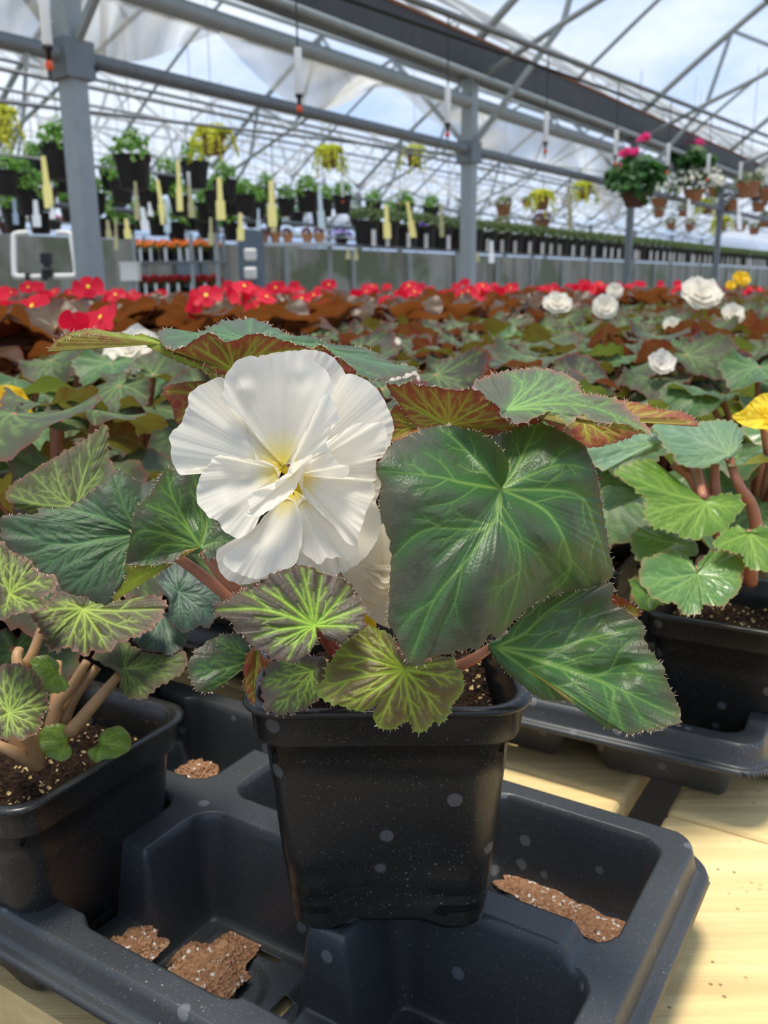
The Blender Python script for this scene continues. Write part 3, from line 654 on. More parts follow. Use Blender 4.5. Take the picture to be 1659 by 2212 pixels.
# small purple leaf
traced('leaf', MAIN, (690, 392, 306), [
    (190, 290, 296), (262, 265), (300, 232, 302), (380, 205), (430, 180, 308), (480, 135), (560, 115, 312), (622, 95), (680, 110, 314), (740, 140), (800, 150, 314), (860, 180), (890, 230, 312), (920, 270), (946, 310, 308), (938, 360), (940, 408, 304), (880, 440), (830, 477, 302), (770, 470), (725, 425, 304), (705, 402, 306), (705, 440, 304), (690, 500, 300), (640, 545), (580, 580, 297), (530, 560), (480, 567, 296), (440, 520), (390, 510), (340, 450, 295), (290, 420), (270, 370), (210, 345, 295)],
    LM(M_PURP), m=-3, T=TB_, vw=6, hw=10, branch=1, teeth=5, period=16, hair=7, seed=12, quilt=1.3, spread=.42,
    ends=[[(440, 315), (200, 315)], [(540, 275), (430, 205)], [(640, 280), (550, 140)], [(655, 220), (625, 105)], [(705, 280), (725, 145)], [(770, 310), (860, 200)], [(800, 350), (925, 310)], [(790, 395), (900, 398)], [(520, 415), (390, 455)], [(560, 450), (470, 510)], [(620, 450), (560, 550)], (660, 510)])
# bronze leaf hanging over the pot rim
traced('leaf', MAIN, (1137, 615, 312), [
    (690, 720, 308), (702, 690), (740, 660, 310), (740, 612), (780, 560, 314), (832, 480), (880, 440, 318), (960, 400), (1030, 420, 320), (1080, 450), (1100, 520, 318), (1140, 560, 316), (1220, 585, 318), (1300, 560, 320), (1372, 552), (1400, 600, 320), (1432, 650), (1425, 730, 318), (1382, 780), (1340, 870, 314), (1280, 882), (1230, 927, 312), (1190, 922), (1150, 870, 310), (1100, 902), (1032, 912, 308), (982, 860), (1000, 780, 308), (960, 812), (900, 822, 306), (840, 800), (790, 790, 306), (740, 770)],
    LM(M_GOLD), m=-4, T=TB_, vw=6, hw=13, branch=2, teeth=4, period=15, hair=6, seed=13, quilt=1.5, spread=.5,
    ends=[[(900, 655), (700, 725)], [(950, 740), (820, 795)], [(1070, 750), (1010, 890)], [(1160, 760), (1210, 915)], [(1230, 720), (1320, 840)], [(1290, 640), (1425, 665)], [(960, 560), (800, 540)], [(1010, 520), (880, 450)], [(1050, 510), (985, 410)], (1360, 580)])
# small leaves at the left of the pot
traced('leaf', MAIN, (400, 560, 336), [(60, 580, 326), (110, 510), (200, 450, 334), (300, 435), (370, 480, 340), (395, 530), (345, 590, 334), (280, 640), (230, 690, 326), (150, 730), (100, 712, 322), (70, 650)], LM(M_DARK), T=TB_, m=-4, vw=3, hw=14, teeth=4, hair=6, seed=14, ends=[(90, 620), (200, 470), (160, 710), (260, 640)])
traced('leaf', MAIN, (405, 520, 334), [(400, 500, 334), (430, 560), (420, 620, 331), (390, 700), (386, 795, 330), (345, 720), (335, 640, 330), (340, 570), (370, 515)], LM(M_UNDER), T=TB_, m=-2, vw=2.4, hw=6, teeth=3, hair=6, seed=15, ends=[(384, 785)])
traced('leaf', MAIN, (680, 620, 330), [(432, 650, 330), (460, 590), (500, 560, 334), (620, 540), (740, 560, 336), (745, 650), (720, 740, 326), (660, 800), (600, 825, 322), (510, 840), (440, 812, 322), (432, 760), (420, 700)], LM(M_PURP), T=TB_, m=-3, vw=3, hw=11, teeth=5, hair=5, seed=16, ends=[(450, 690), (500, 810), (600, 810), (690, 760), (520, 575)])
# reddish leaf behind the flower on the left and right
traced('leaf', MAIN, (960, 620, 362), [(706, 560, 360), (800, 530), (925, 525, 366), (1000, 520), (1000, 700, 364), (900, 720), (770, 712, 358), (745, 645)], LM(M_UNDER), T=T3, m=-2, vw=3, hw=12, branch=1, teeth=2, hair=0, seed=17, ends=[(720, 570), (850, 540), (760, 700)])
traced('leaf', MAIN, (240, 330, 366), [(110, 250, 360), (160, 222), (250, 300, 362), (262, 345), (180, 400, 362), (110, 410), (90, 330)], LM(M_UNDER), T=T7, m=-1, vw=2.4, hw=10, teeth=3, hair=0, seed=18, ends=[(115, 270), (110, 390)])
traced('leaf', MAIN, (1285, 1262, 352), [(1230, 1190, 350), (1300, 1220, 350), (1360, 1260), (1392, 1300, 350), (1340, 1305), (1260, 1270, 352)], LM(M_UNDER), T=T7, m=0, vw=2, hw=5, teeth=2, hair=6, seed=19, ends=[(1385, 1298)])
# stems
ST = [((438, 1190, 338), (480, 1245, 340), (560, 1320, 350), (690, 1490, 372)), ((690, 1352, 310), (705, 1385, 318), (760, 1450, 345), (800, 1500, 368)), ((1065, 1394, 340), (1020, 1425, 342), (950, 1460, 356), (880, 1520, 372)),
      ((875, 1447, 314), (860, 1400, 330), (850, 1440, 352), (840, 1510, 372)), ((1080, 1056, 324), (1040, 1180, 352), (950, 1380, 368), (880, 1520, 376)), ((1000, 930, 350), (990, 1150, 366), (920, 1400, 374), (860, 1520, 380)),
      ((505, 800, 348), (560, 1000, 362), (700, 1300, 374), (800, 1520, 380)), ((620, 1010, 345), (700, 1200, 356), (790, 1400, 372), (830, 1520, 378)), ((300, 1155, 354), (420, 1230, 356), (600, 1380, 366), (750, 1515, 376)), ((555, 1420, 336), (600, 1450, 350), (700, 1500, 366)), ((675, 1450, 332), (720, 1470, 350), (780, 1510, 370))]
for k, p in enumerate(ST):
    stem('stem', MAIN, p, 0.0016, 0.0034, M_STEMR if k in (1, 3) else M_STEM)
# ---------------------------------------------------------------- the two white double flowers of the front begonia
M_PETAL = petal_mat('white_petal', (246, 241, 228), (248, 226, 70), trans=0.52)
M_CREAM = petal_mat('cream_petal', (238, 230, 212), (230, 214, 140), trans=0.5)
M_THROAT = simple('flower_throat', (236, 206, 40), 0.5)
fm_ = MB(); q_ = unproj(np.array([612., 640, 690]), np.array([1012., 1040, 1150]), np.array([0.3265, 0.335, 0.352])) - np.array(MAIN.location)
fm_.tube(smooth_line(q_), np.linspace(0.0014, 0.0026, len(smooth_line(q_))), 10)
FLOWER = fm_.build('flower', M_THROAT, MAIN, smooth=True); FLOWER['label'] = 'large open white double flower with yellow throat'
def pet(C, outline, m=4, T=T6, mt=None, parent=None, ripple=0.54, rip_n=6, seed=0, wob=0.6, thr=(0.0, 1.0), extra=(), teeth=2.2):
    o = traced('petal', MAIN, C, outline, [mt or M_PETAL], m=m, T=T, petal=True, teeth=teeth, period=22, hair=0, quilt=0, ripple=ripple, rip_n=rip_n, seed=seed, wob=wob, throat=thr, step=4.2, extra=extra)
    o.parent = parent or FLOWER; o.location = (0, 0, 0); return o
# back row
pet((800, 600, 333), [(640, 225, 334), (700, 195), (770, 180, 336), (900, 168, 336), (990, 165, 334), (1090, 190), (1160, 250, 332), (1210, 325), (1260, 350, 332), (1200, 560, 331), (800, 640, 333), (640, 420, 333)], m=2, seed=31, thr=(.3, .7))
pet((850, 935, 326), [(960, 560, 328), (1110, 400, 329), (1200, 322, 330), (1260, 325), (1330, 355, 329), (1385, 395), (1435, 455, 327), (1462, 510), (1490, 570, 326), (1513, 650), (1500, 730, 324), (1480, 800), (1440, 850, 322), (1300, 900, 322), (1000, 945, 325)], m=3, seed=32, ripple=0.66)
pet((800, 925, 325), [(560, 620, 326), (430, 355, 326), (340, 362), (260, 400, 323), (215, 435), (195, 465, 320), (198, 510), (170, 580, 318), (150, 640), (100, 680, 317), (72, 735), (90, 775, 316), (85, 835), (105, 905, 316), (150, 965, 314), (205, 930), (260, 920, 315), (300, 940), (420, 900, 317), (620, 915, 322)], m=3, seed=33, ripple=0.72, rip_n=7)
pet((880, 1150, 326), [(430, 1420, 328), (378, 1480, 326), (392, 1560), (430, 1622, 325), (540, 1668), (660, 1640, 325), (740, 1600), (800, 1400, 326)], m=2, seed=34, thr=(.4, .6))
pet((960, 1150, 328), [(880, 1420, 326), (890, 1535, 324), (1000, 1558), (1070, 1600, 323), (1128, 1622), (1175, 1580, 324), (1210, 1548), (1290, 1450, 326), (1260, 1300, 328)], m=2, seed=35, thr=(.4, .6))
pet((1050, 1080, 330), [(1390, 930, 326), (1405, 960), (1432, 1020, 325), (1415, 1095), (1398, 1135, 324), (1425, 1210), (1430, 1290, 322), (1405, 1380), (1345, 1475, 320), (1260, 1550), (1172, 1592, 320), (1235, 1500), (1290, 1400, 326), (1330, 1280, 328)], m=-1, seed=36, thr=(.5, .5), ripple=0.42)
# middle row
pet((802, 915, 325), [(760, 850, 324), (620, 690, 322), (500, 560, 320), (405, 480, 318), (428, 420), (428, 345, 318), (470, 280), (490, 252, 319), (530, 222), (600, 203, 320), (650, 215), (712, 240, 320), (726, 210), (790, 188, 320), (850, 173, 321), (910, 185), (965, 215, 321), (1020, 250), (1075, 290, 320), (1105, 345), (1130, 410, 318), (1120, 470, 317), (1040, 580, 318), (960, 740, 321), (850, 890, 324)], m=4, seed=37, ripple=0.60, rip_n=8, extra=[(560, 420, -2, 60), (930, 330, 2, 80)])
pet((875, 962, 324), [(960, 880, 321), (1080, 758, 317), (1200, 675, 315), (1290, 632, 315), (1360, 640), (1425, 625, 315), (1468, 690), (1462, 780, 315), (1440, 830), (1402, 880, 315), (1392, 945), (1390, 1000, 316), (1200, 1000, 319), (1000, 975, 322)], m=3, seed=38, ripple=0.60)
pet((862, 1070, 324), [(830, 1120, 323), (720, 1190, 321), (650, 1270, 318), (560, 1375, 316), (480, 1440, 314), (420, 1510, 312), (450, 1560), (525, 1602, 311), (570, 1615), (625, 1632, 311), (740, 1598, 312), (800, 1575), (875, 1545, 313), (905, 1480), (925, 1390, 316), (928, 1290), (905, 1180, 321)], m=1, seed=39, ripple=0.60, extra=[(700, 1450, -2, 90)])
pet((872, 1060, 324), [(905, 1160, 322), (925, 1290, 319), (928, 1390), (920, 1455, 316), (970, 1492), (1035, 1540, 314), (1075, 1500), (1118, 1500, 314), (1160, 1490), (1222, 1512, 315), (1285, 1450, 316), (1270, 1405), (1215, 1380, 317), (1175, 1340), (1110, 1260, 319), (980, 1130, 322)], m=2, seed=40, ripple=0.66)
# front row
pet((795, 940, 323), [(740, 900, 321), (640, 870, 318), (570, 862, 316), (500, 850), (430, 842, 314), (362, 848), (335, 890, 312), (300, 930), (275, 975, 311), (252, 1050), (255, 1140, 310), (295, 1195), (335, 1240, 309), (395, 1265), (410, 1310, 309), (450, 1340), (515, 1372, 310), (580, 1340), (635, 1280, 312), (650, 1210, 314), (720, 1090, 318), (770, 1010, 321)], m=1, seed=41, ripple=0.72, rip_n=8, extra=[(560, 1000, 2, 80), (450, 1150, -2, 70)])
pet((882, 965, 322), [(960, 890, 314), (1010, 850, 311), (1060, 820), (1120, 838, 309), (1165, 895), (1222, 908, 309), (1222, 965), (1190, 992, 312), (1300, 985, 311), (1378, 1010, 311), (1392, 1090), (1345, 1180, 310), (1310, 1290), (1280, 1370, 310), (1282, 1420), (1205, 1395, 311), (1165, 1330), (1085, 1245, 314), (1000, 1170), (930, 1080, 319)], m=1, seed=42, ripple=0.60, extra=[(1080, 930, -2, 60)])
pet((845, 935, 320), [(850, 880, 318), (905, 770, 312), (960, 660, 307), (1010, 560, 304), (1060, 455, 302), (1112, 470), (1150, 545, 301), (1162, 625), (1108, 645, 302), (1108, 700), (1078, 762, 303), (1115, 810), (1020, 830, 306), (940, 880, 311), (880, 930, 317)], m=-1, seed=43, ripple=0.48, rip_n=6, thr=(.15, .85))
pet((870, 965, 319), [(990, 835, 306), (930, 862, 307), (850, 900, 309), (832, 950, 309), (765, 1000, 308), (740, 1058, 307), (650, 1055, 304), (588, 1102), (585, 1150, 302), (603, 1195), (555, 1222, 301), (640, 1232), (720, 1190, 305), (820, 1120, 309), (882, 1058, 313), (925, 960, 313), (985, 875, 308)], m=-2, seed=44, ripple=0.42, rip_n=6, thr=(.25, .75))
# second flower, half hidden behind the big leaf
f2_ = MB(); q_ = unproj(np.array([800., 800, 800]), np.array([1270., 1300, 1400]), np.array([0.342, 0.352, 0.364])) - np.array(MAIN.location)
f2_.tube(q_, 0.0024, 10); FLOWER2 = f2_.build('flower', M_THROAT, MAIN, smooth=True); FLOWER2['label'] = 'white double flower half hidden behind the big leaf'
P2 = dict(mt=M_CREAM, parent=FLOWER2, ripple=0.36, thr=(.4, .6))
pet((1440, 1600, 350), [(1310, 1700, 350), (1300, 1780, 346), (1340, 1860), (1420, 1920, 344), (1500, 1945), (1600, 1900, 346), (1620, 1700, 350)], m=2, seed=51, **P2)
pet((1440, 1560, 345), [(1200, 1560, 344), (1180, 1600, 342), (1240, 1660), (1290, 1735, 338), (1380, 1785, 337), (1480, 1780, 337), (1600, 1760, 340), (1600, 1600, 344), (1350, 1500, 346)], m=2, seed=52, **P2)
pet((1430, 1570, 342), [(1290, 1540, 338), (1285, 1620, 335), (1330, 1670), (1390, 1720, 332), (1480, 1730, 332), (1560, 1680, 335), (1560, 1560, 340)], m=2, seed=53, **P2)
pet((1430, 1580, 339), [(1330, 1560, 335), (1310, 1600, 332), (1360, 1640), (1420, 1690, 329), (1500, 1680, 329), (1550, 1600, 334)], m=2, seed=54, **P2)
pet((1440, 1590, 336), [(1370, 1560, 333), (1360, 1590, 331), (1410, 1620), (1450, 1660, 328), (1520, 1640, 328), (1540, 1570, 332)], m=1, seed=55, **P2)
pet((1450, 1620, 346), [(1340, 1420, 340), (1320, 1500, 336), (1400, 1560, 334), (1485, 1618, 332), (1560, 1560, 336), (1560, 1400, 340), (1490, 1300, 344), (1430, 1280, 345)], m=-2, seed=56, **P2)
pet((1450, 1560, 348), [(1280, 1480, 346), (1240, 1560), (1300, 1600, 345), (1420, 1620), (1560, 1560, 348), (1560, 1400), (1440, 1280, 350), (1340, 1380, 348)], m=0, seed=57, **P2)
# ---------------------------------------------------------------- begonia in the left pot
lp = on_z(430, 1530, 0.115); lq = on_z(22, 1775, 0.115); mid = (lp + lq) / 2; yawL = math.atan2(lp[0] - lq[0], lp[1] - lq[1])
inn = np.array([-math.cos(yawL), math.sin(yawL), 0])
LEFT = empty('potted_begonia', tuple(mid + inn * 0.0575 + np.array([0, 0, -0.111]))); bpy.context.view_layer.update()
tag(LEFT, 'begonia with lime-veined dark leaves in the pot at the tray left end, flowerless', 'begonia')
add_pot(LEFT, rz=-yawL)
M_LIME = leaf_mat('lime_veined_leaf', (70, 56, 42), (94, 80, 58), (118, 144, 54), (190, 212, 96), (150, 96, 84), rough=0.5, ret=0.24, halo_k=.75, edge_pow=22)
M_OLIVE = leaf_mat('olive_leaf', (82, 76, 54), (72, 70, 48), (98, 120, 56), (152, 178, 88), (120, 84, 62), rough=0.55, ret=0.2, halo_k=.65, spec=.3)
M_BLUE = leaf_mat('blue_grey_leaf', (64, 76, 76), (54, 64, 66), (72, 104, 82), (104, 140, 104), (98, 70, 64), rough=0.45)
M_COTY = leaf_mat('seed_leaf', (110, 140, 50), (132, 160, 60), (140, 170, 60), (170, 190, 80), (150, 130, 70), rough=0.35, grain=.1)
M_TAN = simple('tan_stem', (176, 136, 92), 0.5, var=0.25, scale=80)
traced('leaf', LEFT, (490, 640, 440), [(45, 600, 420), (60, 510), (200, 410, 440), (350, 320), (480, 240, 458), (600, 160), (680, 105, 470), (692, 200), (690, 290, 462), (705, 345), (735, 420, 452), (640, 560), (510, 690, 440), (300, 720), (160, 665, 425)], LM(M_OLIVE), T=T5, m=-3, vw=3.6, hw=13, branch=3, teeth=4, hair=4, seed=61,
    ends=[[(540, 420), (672, 120)], [(400, 540), (345, 340)], [(350, 560), (200, 420)], [(250, 620), (60, 560)], (640, 400)])
traced('leaf', LEFT, (60, 1190, 390), [(-60, 900, 400), (10, 855, 402), (80, 925), (190, 985, 398), (250, 1060), (362, 1092, 392), (340, 1180), (280, 1210, 384), (292, 1292), (180, 1312, 378), (90, 1322), (40, 1352, 374), (-60, 1330)], LM(M_LIME), T=T5, m=-3, vw=4, hw=8, branch=2, teeth=5, hair=4, seed=62, ends=[(80, 940), (180, 1000), (330, 1110), (270, 1270), (150, 1300), (30, 1330), (0, 900)])
traced('leaf', LEFT, (530, 1290, 418), [(190, 1300, 404), (300, 1255), (370, 1180, 424), (520, 1190), (740, 1200, 430), (800, 1240), (950, 1210, 430), (1050, 1225), (1062, 1285, 424), (1005, 1390), (920, 1450, 412), (840, 1482), (755, 1510, 404), (690, 1570), (600, 1560, 396), (540, 1592), (440, 1540, 394), (330, 1560), (282, 1480, 396), (238, 1400)], LM(M_LIME), T=T5, m=-4, vw=4.2, hw=8, branch=2, teeth=6, hair=4, seed=63,
    ends=[(240, 1320), (330, 1470), [(480, 1400), (430, 1530)], [(545, 1400), (540, 1570)], [(620, 1430), (690, 1550)], [(740, 1390), (900, 1430)], [(760, 1300), (1040, 1290)], (400, 1240), (700, 1230)])
traced('leaf', LEFT, (1142, 1180, 440), [(1010, 1080, 446), (1100, 990, 450), (1170, 1000), (1250, 1025, 450), (1320, 1090), (1422, 1200, 442), (1392, 1330), (1330, 1412, 432), (1270, 1400), (1200, 1440, 430), (1150, 1430), (1080, 1370, 432), (1080, 1240), (1028, 1150, 440)], LM(M_BLUE), T=T5, m=-3, vw=3, hw=12, teeth=3, hair=0, seed=64, ends=[(1120, 1010), (1250, 1040), (1390, 1210), (1360, 1330), (1220, 1420), (1110, 1370), (1040, 1120)])
traced('leaf', LEFT, (1040, 1330, 446), [(850, 1490, 432), (900, 1450), (960, 1340, 448), (1010, 1270), (1085, 1330, 450), (1180, 1400, 444), (1202, 1500), (1100, 1582, 430), (1000, 1562), (930, 1560, 430)], LM(M_BLUE), T=T5, m=-3, vw=2.6, hw=10, teeth=4, hair=0, seed=65, ends=[(880, 1490), (980, 1550), (1100, 1570), (1190, 1490)])
traced('leaf', LEFT, (795, 1672, 430), [(590, 1590, 440), (700, 1500), (770, 1480, 446), (880, 1540), (1000, 1580, 440), (1182, 1562, 432), (1182, 1680), (1100, 1742, 418), (1000, 1800), (930, 1862, 410), (820, 1860), (770, 1782, 414), (768, 1710), (650, 1640, 430)], LM(M_OLIVE), T=T5, m=-4, vw=3, hw=13, teeth=4, hair=0, seed=66, ends=[(1160, 1600), (1110, 1720), (930, 1840), (830, 1830), (800, 1510), (960, 1590)])
traced('leaf', LEFT, (50, 425, 382), [(-70, 500, 378), (-60, 250, 392), (0, 160, 396), (90, 140, 398), (170, 172), (240, 250, 394), (282, 392, 388), (240, 450), (232, 520, 380), (130, 580, 374), (70, 570), (0, 572, 374)], LM(M_LIME), T=TZ, m=-3, vw=4, hw=8, branch=2, teeth=5, hair=4, seed=67, ends=[(90, 160), (170, 200), (250, 290), (270, 390), (220, 500), (130, 560), (40, 560), (-40, 480), (-40, 300), (20, 180)])
traced('leaf', LEFT, (330, 200, 412), [(168, 130, 412), (250, 92), (330, 130, 416), (342, 200, 414), (400, 262, 408), (345, 312), (260, 292, 404), (215, 205)], LM(M_COTY), T=TZ, m=-3, vw=2, hw=8, teeth=3, hair=0, seed=68, ends=[(200, 140), (280, 280), (380, 270)])
traced('leaf', LEFT, (385, 590, 424), [(190, 592, 420), (260, 502), (370, 490, 428), (402, 560, 426), (375, 615, 424), (412, 625), (402, 682, 418), (340, 702), (250, 662, 416)], [M_COTY], T=TZ, m=-3, vw=1.6, hw=6, teeth=1.5, hair=0, seed=69, ends=[(220, 590), (300, 520), (330, 690)])
traced('leaf', LEFT, (575, 605, 428), [(500, 650, 424), (560, 612), (572, 550, 432), (625, 510), (702, 505, 434), (752, 570, 430), (740, 642), (650, 690, 422), (552, 712)], [M_COTY], T=TZ, m=-4, vw=1.6, hw=6, teeth=1.5, hair=0, seed=70, ends=[(700, 520), (730, 630), (560, 700), (600, 540)])
for k, p in enumerate([((690, 200, 430), (560, 350, 425), (395, 545, 425)), ((500, 130, 438), (400, 290, 430), (330, 380, 428), (290, 520, 428)), ((560, 160, 440), (430, 330, 436), (330, 560, 432)), ((110, 60, 430), (100, 150, 425), (180, 560, 420), (220, 720, 422)),
                       ((50, 430, 385), (60, 500, 392), (150, 560, 404), (230, 720, 420)), ((-60, 590, 405), (100, 660, 408), (235, 735, 420)), ((330, 130, 440), (320, 350, 432), (300, 560, 430)), ((240, -60, 440), (180, 100, 436), (60, 330, 430), (180, 640, 426)), ((-40, 100, 420), (0, 300, 418), (100, 620, 420), (220, 730, 424))]):
    stem('stem', LEFT, [(x / 2.658, y / 2.658 + 1380, d) for x, y, d in p], 0.0022, 0.0034, M_TAN)
# ---------------------------------------------------------------- green begonia in the right tray
gp = on_z(1395, 1330, 0.115)
RIGHT = empty('potted_begonia', (gp[0] + 0.075, gp[1] + 0.030, 0.004), -math.radians(29)); bpy.context.view_layer.update()
tag(RIGHT, 'glossy green-leaved begonia with a yellow flower in the right tray', 'begonia')
add_pot(RIGHT)
RIGHT.rotation_euler = (0, 0, 0); bpy.context.view_layer.update()
for ch in RIGHT.children: ch.rotation_euler = (0, 0, -math.radians(29))
M_GREEN = leaf_mat('green_leaf', (98, 140, 74), (82, 124, 66), (104, 150, 70), (152, 180, 108), (150, 130, 80), rough=0.3, grain=.12, ret=0.25, halo_k=.6, ubase=(150, 150, 60), uvein=(180, 190, 90), spec=.6)
M_PALE = leaf_mat('pale_green_leaf', (116, 150, 116), (104, 140, 104), (124, 158, 112), (164, 190, 140), (150, 150, 100), rough=0.36, ret=0.1, halo_k=.5, ubase=(160, 160, 60), uvein=(180, 190, 90))
M_BRIGHT = leaf_mat('lime_leaf', (104, 146, 44), (84, 128, 38), (130, 172, 56), (158, 192, 84), (150, 160, 70), rough=0.34, grain=.12, ret=0.25, halo_k=.6, trans=.4, spec=.6)
traced('leaf', RIGHT, (1180, 575, 590), [(640, 362, 590), (700, 322), (830, 310, 615), (960, 352), (1080, 340, 628), (1200, 345), (1282, 420, 615), (1272, 500, 600), (1240, 570, 590), (1150, 612), (1090, 632, 570), (990, 666), (900, 655, 562), (840, 640), (800, 580, 565), (730, 510), (700, 440, 578)], LM(M_PALE), T=T8, m=-6, vw=3, hw=16, teeth=4, hair=3, seed=71, ends=[[(960, 470), (660, 370)], (840, 610), (1000, 650), (1200, 370), (1060, 360), (920, 350), (1270, 470)])
traced('leaf', RIGHT, (690, 490, 590), [(170, 532, 575), (300, 480), (450, 450, 600), (560, 430), (680, 430, 610), (726, 480), (720, 535, 595), (620, 580), (500, 612, 575), (380, 672), (330, 682, 565), (265, 650)], LM(M_PALE), T=T8, m=-5, vw=3, hw=14, teeth=3, hair=0, seed=72, ends=[[(450, 520), (180, 540)], (340, 670), (560, 440), (500, 600)])
traced('leaf', RIGHT, (1030, 900, 560), [(400, 692, 560), (500, 640), (635, 605, 585), (700, 680), (745, 730, 582), (900, 830, 572), (1000, 872, 566), (1080, 860), (1200, 840, 572), (1272, 872), (1282, 940, 560), (1222, 1010), (1170, 1092, 545), (1060, 1120), (960, 1156, 535), (870, 1142), (790, 1102, 535), (690, 1082), (630, 1040, 540), (602, 965), (620, 900, 550), (560, 832), (500, 780, 555)], LM(M_BRIGHT), T=T8, m=-5, vw=3.4, hw=14, teeth=6, period=17, hair=3, seed=73, ends=[[(760, 830), (430, 690)], [(800, 930), (630, 980)], [(860, 1020), (720, 1080)], [(960, 1050), (950, 1140)], [(1080, 1010), (1160, 1080)], (1260, 920)])
traced('leaf', RIGHT, (968, 1388, 530), [(572, 1430, 520), (592, 1300), (650, 1270, 535), (740, 1240), (822, 1225, 545), (920, 1290, 540), (962, 1372, 532), (985, 1310, 536), (1050, 1240), (1130, 1230, 544), (1230, 1260), (1292, 1310, 535), (1270, 1400), (1262, 1490, 520), (1190, 1570), (1130, 1612, 510), (1020, 1600), (980, 1662, 505), (920, 1672), (862, 1660, 505), (820, 1590), (760, 1590, 508), (660, 1552), (620, 1500, 512)], LM(M_GREEN), T=T8, m=-4, vw=3, hw=14, teeth=4, hair=3, seed=74, ends=[[(760, 1420), (590, 1410)], (680, 1540), [(900, 1520), (870, 1650)], [(1000, 1500), (1120, 1600)], [(1120, 1410), (1260, 1430)], (820, 1250), (1130, 1250)])
traced('leaf', RIGHT, (1320, 1110, 545), [(1085, 1205, 530), (1130, 1110), (1250, 1062, 548), (1310, 1105, 545), (1380, 1072, 550), (1480, 1085), (1600, 1200, 545), (1560, 1340), (1450, 1372, 520), (1350, 1360), (1290, 1332, 522), (1270, 1262)], LM(M_BRIGHT), T=T8, m=-4, vw=3.4, hw=14, teeth=5, hair=3, seed=75, ends=[(1110, 1200), (1300, 1320), (1440, 1350), (1560, 1280), (1230, 1090)])
traced('leaf', RIGHT, (640, 1540, 545), [(505, 1440, 545), (560, 1420), (640, 1500, 545), (740, 1585), (700, 1612, 535), (622, 1642), (560, 1600, 535)], LM(M_GREEN), T=T8, m=-3, vw=2, hw=8, teeth=4, hair=0, seed=76, ends=[(520, 1450), (620, 1620), (720, 1595)])
traced('leaf', RIGHT, (1500, 620, 600), [(1170, 640, 585), (1260, 600), (1380, 550, 600), (1500, 480, 620), (1640, 520), (1640, 700, 595), (1450, 600, 585), (1390, 570, 585), (1250, 650, 580)], LM(M_PALE), T=T8, m=-2, vw=3, hw=14, teeth=3, hair=0, seed=77, ends=[(1200, 630), (1500, 500)])
traced('leaf', RIGHT, (1560, 380, 620), [(1270, 330, 640), (1400, 300), (1560, 240, 660), (1640, 400, 640), (1560, 560, 610), (1400, 520, 610), (1290, 430, 620)], LM(M_GREEN), T=T8, m=-3, vw=3, hw=14, teeth=4, hair=0, seed=78, ends=[(1290, 350), (1400, 520)])
traced('leaf', RIGHT, (820, 1180, 575), [(520, 1110, 580), (700, 1060, 590), (940, 1160, 580), (960, 1260, 565), (760, 1290, 560), (560, 1300, 565)], LM(M_GREEN), T=T8, m=-3, vw=3, hw=14, teeth=4, hair=0, seed=79, ends=[(560, 1120), (600, 1280), (900, 1200)])
traced('leaf', RIGHT, (600, 860, 600), [(310, 810, 600), (430, 790), (560, 850, 600), (600, 950, 590), (560, 900), (420, 930, 590), (330, 950)], LM(M_PALE), T=T8, m=-2, vw=2, hw=14, teeth=3, hair=0, seed=80, ends=[(340, 850), (590, 930)])
for p in [((1180, 590, 590), (1250, 780, 585), (1350, 960, 590), (1400, 1350, 600)), ((1010, 880, 562), (960, 700, 585), (930, 620, 600)), ((1090, 640, 600), (1090, 800, 600), (1150, 1100, 600), (1250, 1400, 600)), ((960, 670, 605), (1020, 830, 602), (1180, 1300, 600)),
          ((968, 1385, 534), (1020, 1300, 560), (1200, 1500, 590)), ((1320, 1110, 548), (1340, 1250, 570), (1330, 1450, 590)), ((800, 640, 600), (940, 760, 600), (1100, 1100, 600), (1250, 1450, 600))]:
    stem('stem', RIGHT, [(x / 3.159 + 1200, y / 3.159 + 800, d) for x, y, d in p], 0.0028, 0.0045, M_STEM)
M_YEL = petal_mat('yellow_petal', (250, 222, 70), (240, 190, 30), trans=.4)
fy_ = MB(); q_ = unproj(np.array([1640., 1650, 1660]), np.array([895., 930, 1000]), np.array([0.585, 0.592, 0.60])) - np.array(RIGHT.location); fy_.tube(q_, 0.0025, 8)
FY = fy_.build('flower', M_STEM, RIGHT, smooth=True); FY['label'] = 'yellow double flower'
for k, (C_, O_) in enumerate([((1450, 330, 585), [(1205, 315, 575), (1260, 280), (1300, 250, 580), (1360, 190), (1440, 178, 590), (1560, 200), (1560, 380, 580), (1400, 392, 572), (1290, 380)]), ((1470, 330, 575), [(1290, 350, 566), (1330, 270), (1420, 250, 572), (1540, 300), (1560, 400, 566), (1450, 400), (1350, 396, 562)]),
                              ((1500, 280, 580), [(1340, 220, 574), (1400, 165, 580), (1500, 160), (1600, 260, 580), (1500, 330, 570), (1400, 290)]), ((1480, 380, 572), [(1415, 375, 568), (1440, 330), (1540, 340, 568), (1540, 430), (1440, 415, 566)])]):
    o = traced('petal', RIGHT, C_, O_, [M_YEL], T=T8, m=2, petal=True, teeth=1.5, hair=0, quilt=0, ripple=1, seed=81 + k, throat=(.3, .7)); o.parent = FY
